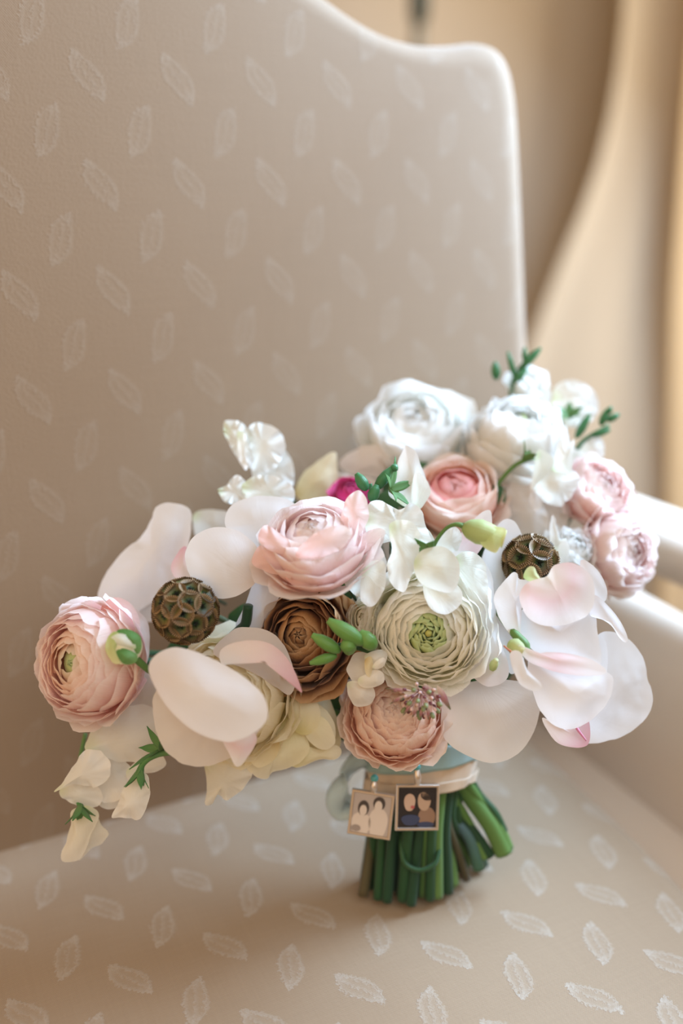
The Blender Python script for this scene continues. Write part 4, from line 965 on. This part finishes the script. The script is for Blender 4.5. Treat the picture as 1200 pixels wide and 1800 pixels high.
tube_obj('stem', [W(708, 1440, .460), W(705, 1490, .453), W(712, 1518, .451), W(738, 1530, .450), W(764, 1518, .451), W(772, 1490, .455)], .0011, M['stem'], f)

# ribbon wraps: elliptical bands round the stems
def satin(name, c, trans=0.0, rough=.38):
    nt = NT(name); uv = nt('ShaderNodeUVMap', uv_map='UVMap')
    mp = nt('ShaderNodeMapping', {0: uv, 3: (6, 60, 1)}); ns = nt('ShaderNodeTexNoise', {0: mp.outputs[0], 'Scale': 2, 'Detail': 3})
    col = mixc(nt, ns.outputs[0], c, tuple(v*.85 for v in c)); bp = nt('ShaderNodeBump', {'Strength': .25, 'Distance': .001, 'Height': ns.outputs[0]})
    pr = nt('ShaderNodeBsdfPrincipled', {'Base Color': col, 'Roughness': rough, 'Normal': bp.outputs[0], 'Sheen Weight': .3})
    sh = pr.outputs[0]
    if trans:
        tb = nt('ShaderNodeBsdfTransparent'); mx = nt('ShaderNodeMixShader', {0: trans, 1: sh, 2: tb.outputs[0]}); sh = mx.outputs[0]
    nt.l.new(sh, nt.out.inputs[0]); return nt.m
M['tan'] = satin('tan_satin', (.66, .52, .38)); M['teal'] = satin('teal_satin', (.30, .46, .46)); M['sheer'] = satin('sheer_blue_organza', (.58, .74, .78), .35)
def band(name, top, bot, r1, r2, mat, parent, lean0=0, lean1=0, N=56, nh=8, seed=0):
    """sleeve round the handle; top/bot along AXH, lean tilts the rims"""
    side = FH.cross(AXH).normalized(); fr = AXH.cross(side); V = []; U = []; F = []
    for j in range(nh+1):
        s = j/nh
        for i in range(N):
            a = 2*pi*i/N; l = lean0*(1-s)+lean1*s
            hgt = top+(bot-top)*s + l*cos(a)
            r = r1+(r2-r1)*s
            k = 1+.02*sin(a*9+seed+s*2)+.012*sin(a*17+seed)
            V.append(BIND+AXH*hgt+side*cos(a)*r*1.12*k+fr*sin(a)*r*.92*k-parent.location); U.append((i/N, s))
    for j in range(nh):
        for i in range(N): F.append((j*N+i, j*N+(i+1) % N, (j+1)*N+(i+1) % N, (j+1)*N+i))
    return obj(name, mesh(name, V, F, U), mat, parent, .0006)
rib = thing('ribbon_wrap', 'tan satin ribbon wrapped round the bouquet handle', 'ribbon', BIND)
band('wrap', .018, -.002, .0228, .0222, M['tan'], rib, .001, .005)
band('wrap_edge', .003, -.0025, .0233, .0229, M['tan'], rib, .004, .0055, seed=2)
rib2 = thing('ribbon_band', 'dusty teal ribbon tied round the top of the tan wrap', 'ribbon', BIND+AXH*.012)
band('wrap', .020, .0085, .0240, .0238, M['teal'], rib2, .004, .006, seed=4)
tl = thing('ribbon_tail', 'sheer pale blue ribbon loop hanging left of the handle', 'ribbon', W(610, 1380, .47))
def ribbon_strip(pts, wd, mat, parent):
    P = catmull(pts, 8); V = []; U = []; F = []
    for i, p in enumerate(P):
        T = (P[min(i+1, len(P)-1)]-P[max(i-1, 0)]).normalized(); X = T.cross(TW).normalized()
        X = (X*cos(i*.12)+TW*sin(i*.12)*.5).normalized()
        for k in range(5): u = -1+k*.5; V.append(p+X*wd*u+TW*.0015*(1-u*u)-parent.location); U.append((k/4, i/len(P)))
    for i in range(len(P)-1):
        for k in range(4): q = i*5+k; F.append((q, q+1, q+6, q+5))
    return obj('ribbon', mesh('ribbon', V, F, U), mat, parent, .0003)
ribbon_strip([W(640, 1330, .462), W(618, 1345, .462), W(602, 1375, .463), W(590, 1405, .466), W(600, 1425, .470), W(622, 1420, .470)], .0048, M['sheer'], tl)
ribbon_strip([W(630, 1335, .468), W(608, 1360, .470), W(612, 1400, .472), W(640, 1425, .474)], .004, M['sheer'], tl)

M['silver'] = plain('worn_silver', (.70, .62, .55), .35, .85); M['teal_bead'] = plain('teal_bead', (.08, .35, .36), .3)
def flat_poly(name, pts2, frame, depth, mat, parent, thick=.00015):
    O, X, Y, Z = frame
    V = [O+X*x+Y*y+Z*depth-parent.location for x, y in pts2]
    V += [v-Z*thick for v in V]; n = len(pts2)
    F = [tuple(range(n)), tuple(range(2*n-1, n-1, -1))]+[(i, (i+1) % n, n+(i+1) % n, n+i) for i in range(n)]
    me = mesh(name, V, F, None, False)
    return obj(name, me, mat, parent)
def ell(cx, cy, rx, ry, n=18, wob=0, seed=0):
    return [(cx+rx*cos(2*pi*k/n)*(1+wob*sin(3*2*pi*k/n+seed)), cy+ry*sin(2*pi*k/n)*(1+wob*cos(2*2*pi*k/n+seed))) for k in range(n)]
def locket(label, cx, cy, t, s, rot, yaw, pic, bead, sepia):
    """square metal charm; s half size in m"""
    O = W(cx, cy, t); X = (RT*cos(rot)+UP*sin(rot)); Y = (UP*cos(rot)-RT*sin(rot)); Z = TW
    X = (X*cos(yaw)+Z*sin(yaw)).normalized(); Z = X.cross(Y).normalized(); fr = (O, X, Y, Z)
    r = thing('photo_charm', label, 'charm', O)
    fm = bmesh.new(); prof = [(1.0, -.0010), (1.0, .0006), (.97, .0009), (.90, .0009), (.87, .0004), (.87, -.0003)]
    vs = []
    for q, z in prof: vs.append([fm.verts.new(O+X*q*s*a+Y*q*s*b*1.04+Z*z-r.location) for a, b in ((-1, -1), (1, -1), (1, 1), (-1, 1))])
    for a, b in zip(vs, vs[1:]):
        for i in range(4): fm.faces.new((a[i], a[(i+1) % 4], b[(i+1) % 4], b[i]))
    fm.faces.new(vs[0][::-1]); fm.faces.new(vs[-1]); me = bpy.data.meshes.new('frame'); fm.to_mesh(me); fm.free()
    obj('frame', me, M['silver'], r)
    for i, (nm, pts, d, c) in enumerate(pic):
        flat_poly(nm, [(x*s, y*s*1.04) for x, y in pts], fr, d, c, r)
    # bail ring and bead
    bt = W(*bead, t-.001); top = O+Y*s*1.04
    V, F, U = tube([top-Z*.0004, top+(bt-top)*.5+Z*.0008, bt], [.0012, .0017, .0011], 4, 10, origin=r.location); obj('bail', mesh('bail', V, F, U), M['silver'], r)
    V, F, U = ball(.0018, 12, 9); obj('bead', mesh('bead', [Vector(v)+bt+UP*.001-r.location for v in V], F, U), M['teal_bead'], r)
    return r
pm = lambda n, c: plain(n, c, .35)
sq = [(-.88, -.88), (.88, -.88), (.88, .88), (-.88, .88)]
g1, g2, g3, g4 = pm('photo_grey', (.42, .36, .33)), pm('photo_dark', (.055, .045, .045)), pm('photo_light', (.62, .54, .48)), pm('photo_mid', (.30, .25, .23))
locket('square silver photo charm hanging left, black and white picture of two people', 652, 1431, .441, .0096, -.12, .15, [
    ('photo', sq, .0001, g1), ('figure', ell(-.42, -.50, .46, .55, 18, .05), .0002, g3), ('figure', ell(.36, -.35, .44, .72, 18, .05), .0002, g3),
    ('hair', ell(-.38, .22, .26, .34), .0003, g2), ('face', ell(-.38, .12, .17, .24), .0004, g3), ('hair', ell(.32, .52, .28, .30), .0003, g2), ('face', ell(.30, .38, .18, .26), .0004, g3), ('shoulder', ell(-.62, -.70, .22, .15), .0003, g4)], (658, 1372), 1)
p1, p2, p3, p4, p5 = pm('photo_brown', (.26, .16, .11)), pm('photo_black', (.02, .018, .022)), pm('photo_skin', (.52, .36, .27)), pm('photo_navy', (.04, .055, .11)), pm('photo_rose', (.42, .10, .10))
locket('square silver photo charm hanging right, dark colour picture of a couple face to face', 733, 1419, .439, .0097, -.03, -.12, [
    ('photo', sq, .0001, p2), ('figure', ell(.45, -.42, .40, .44), .0002, p1), ('hair', ell(-.30, .40, .42, .40, 18, .06), .0002, p2), ('face', ell(-.36, .22, .26, .40, 18, .05), .0003, p3), ('hair', ell(.48, .55, .34, .26), .0003, p2),
    ('face', ell(.30, .26, .30, .42, 18, .06, 1), .0003, pm('photo_tan', (.44, .30, .21))), ('collar', ell(-.30, -.55, .42, .26, 18, .1), .0004, p4), ('lips', ell(-.22, .02, .09, .07), .0005, p5), ('collar', ell(.40, -.75, .40, .12), .0004, p4)], (732, 1352), 2)
# long thin sheer ends near seat edge
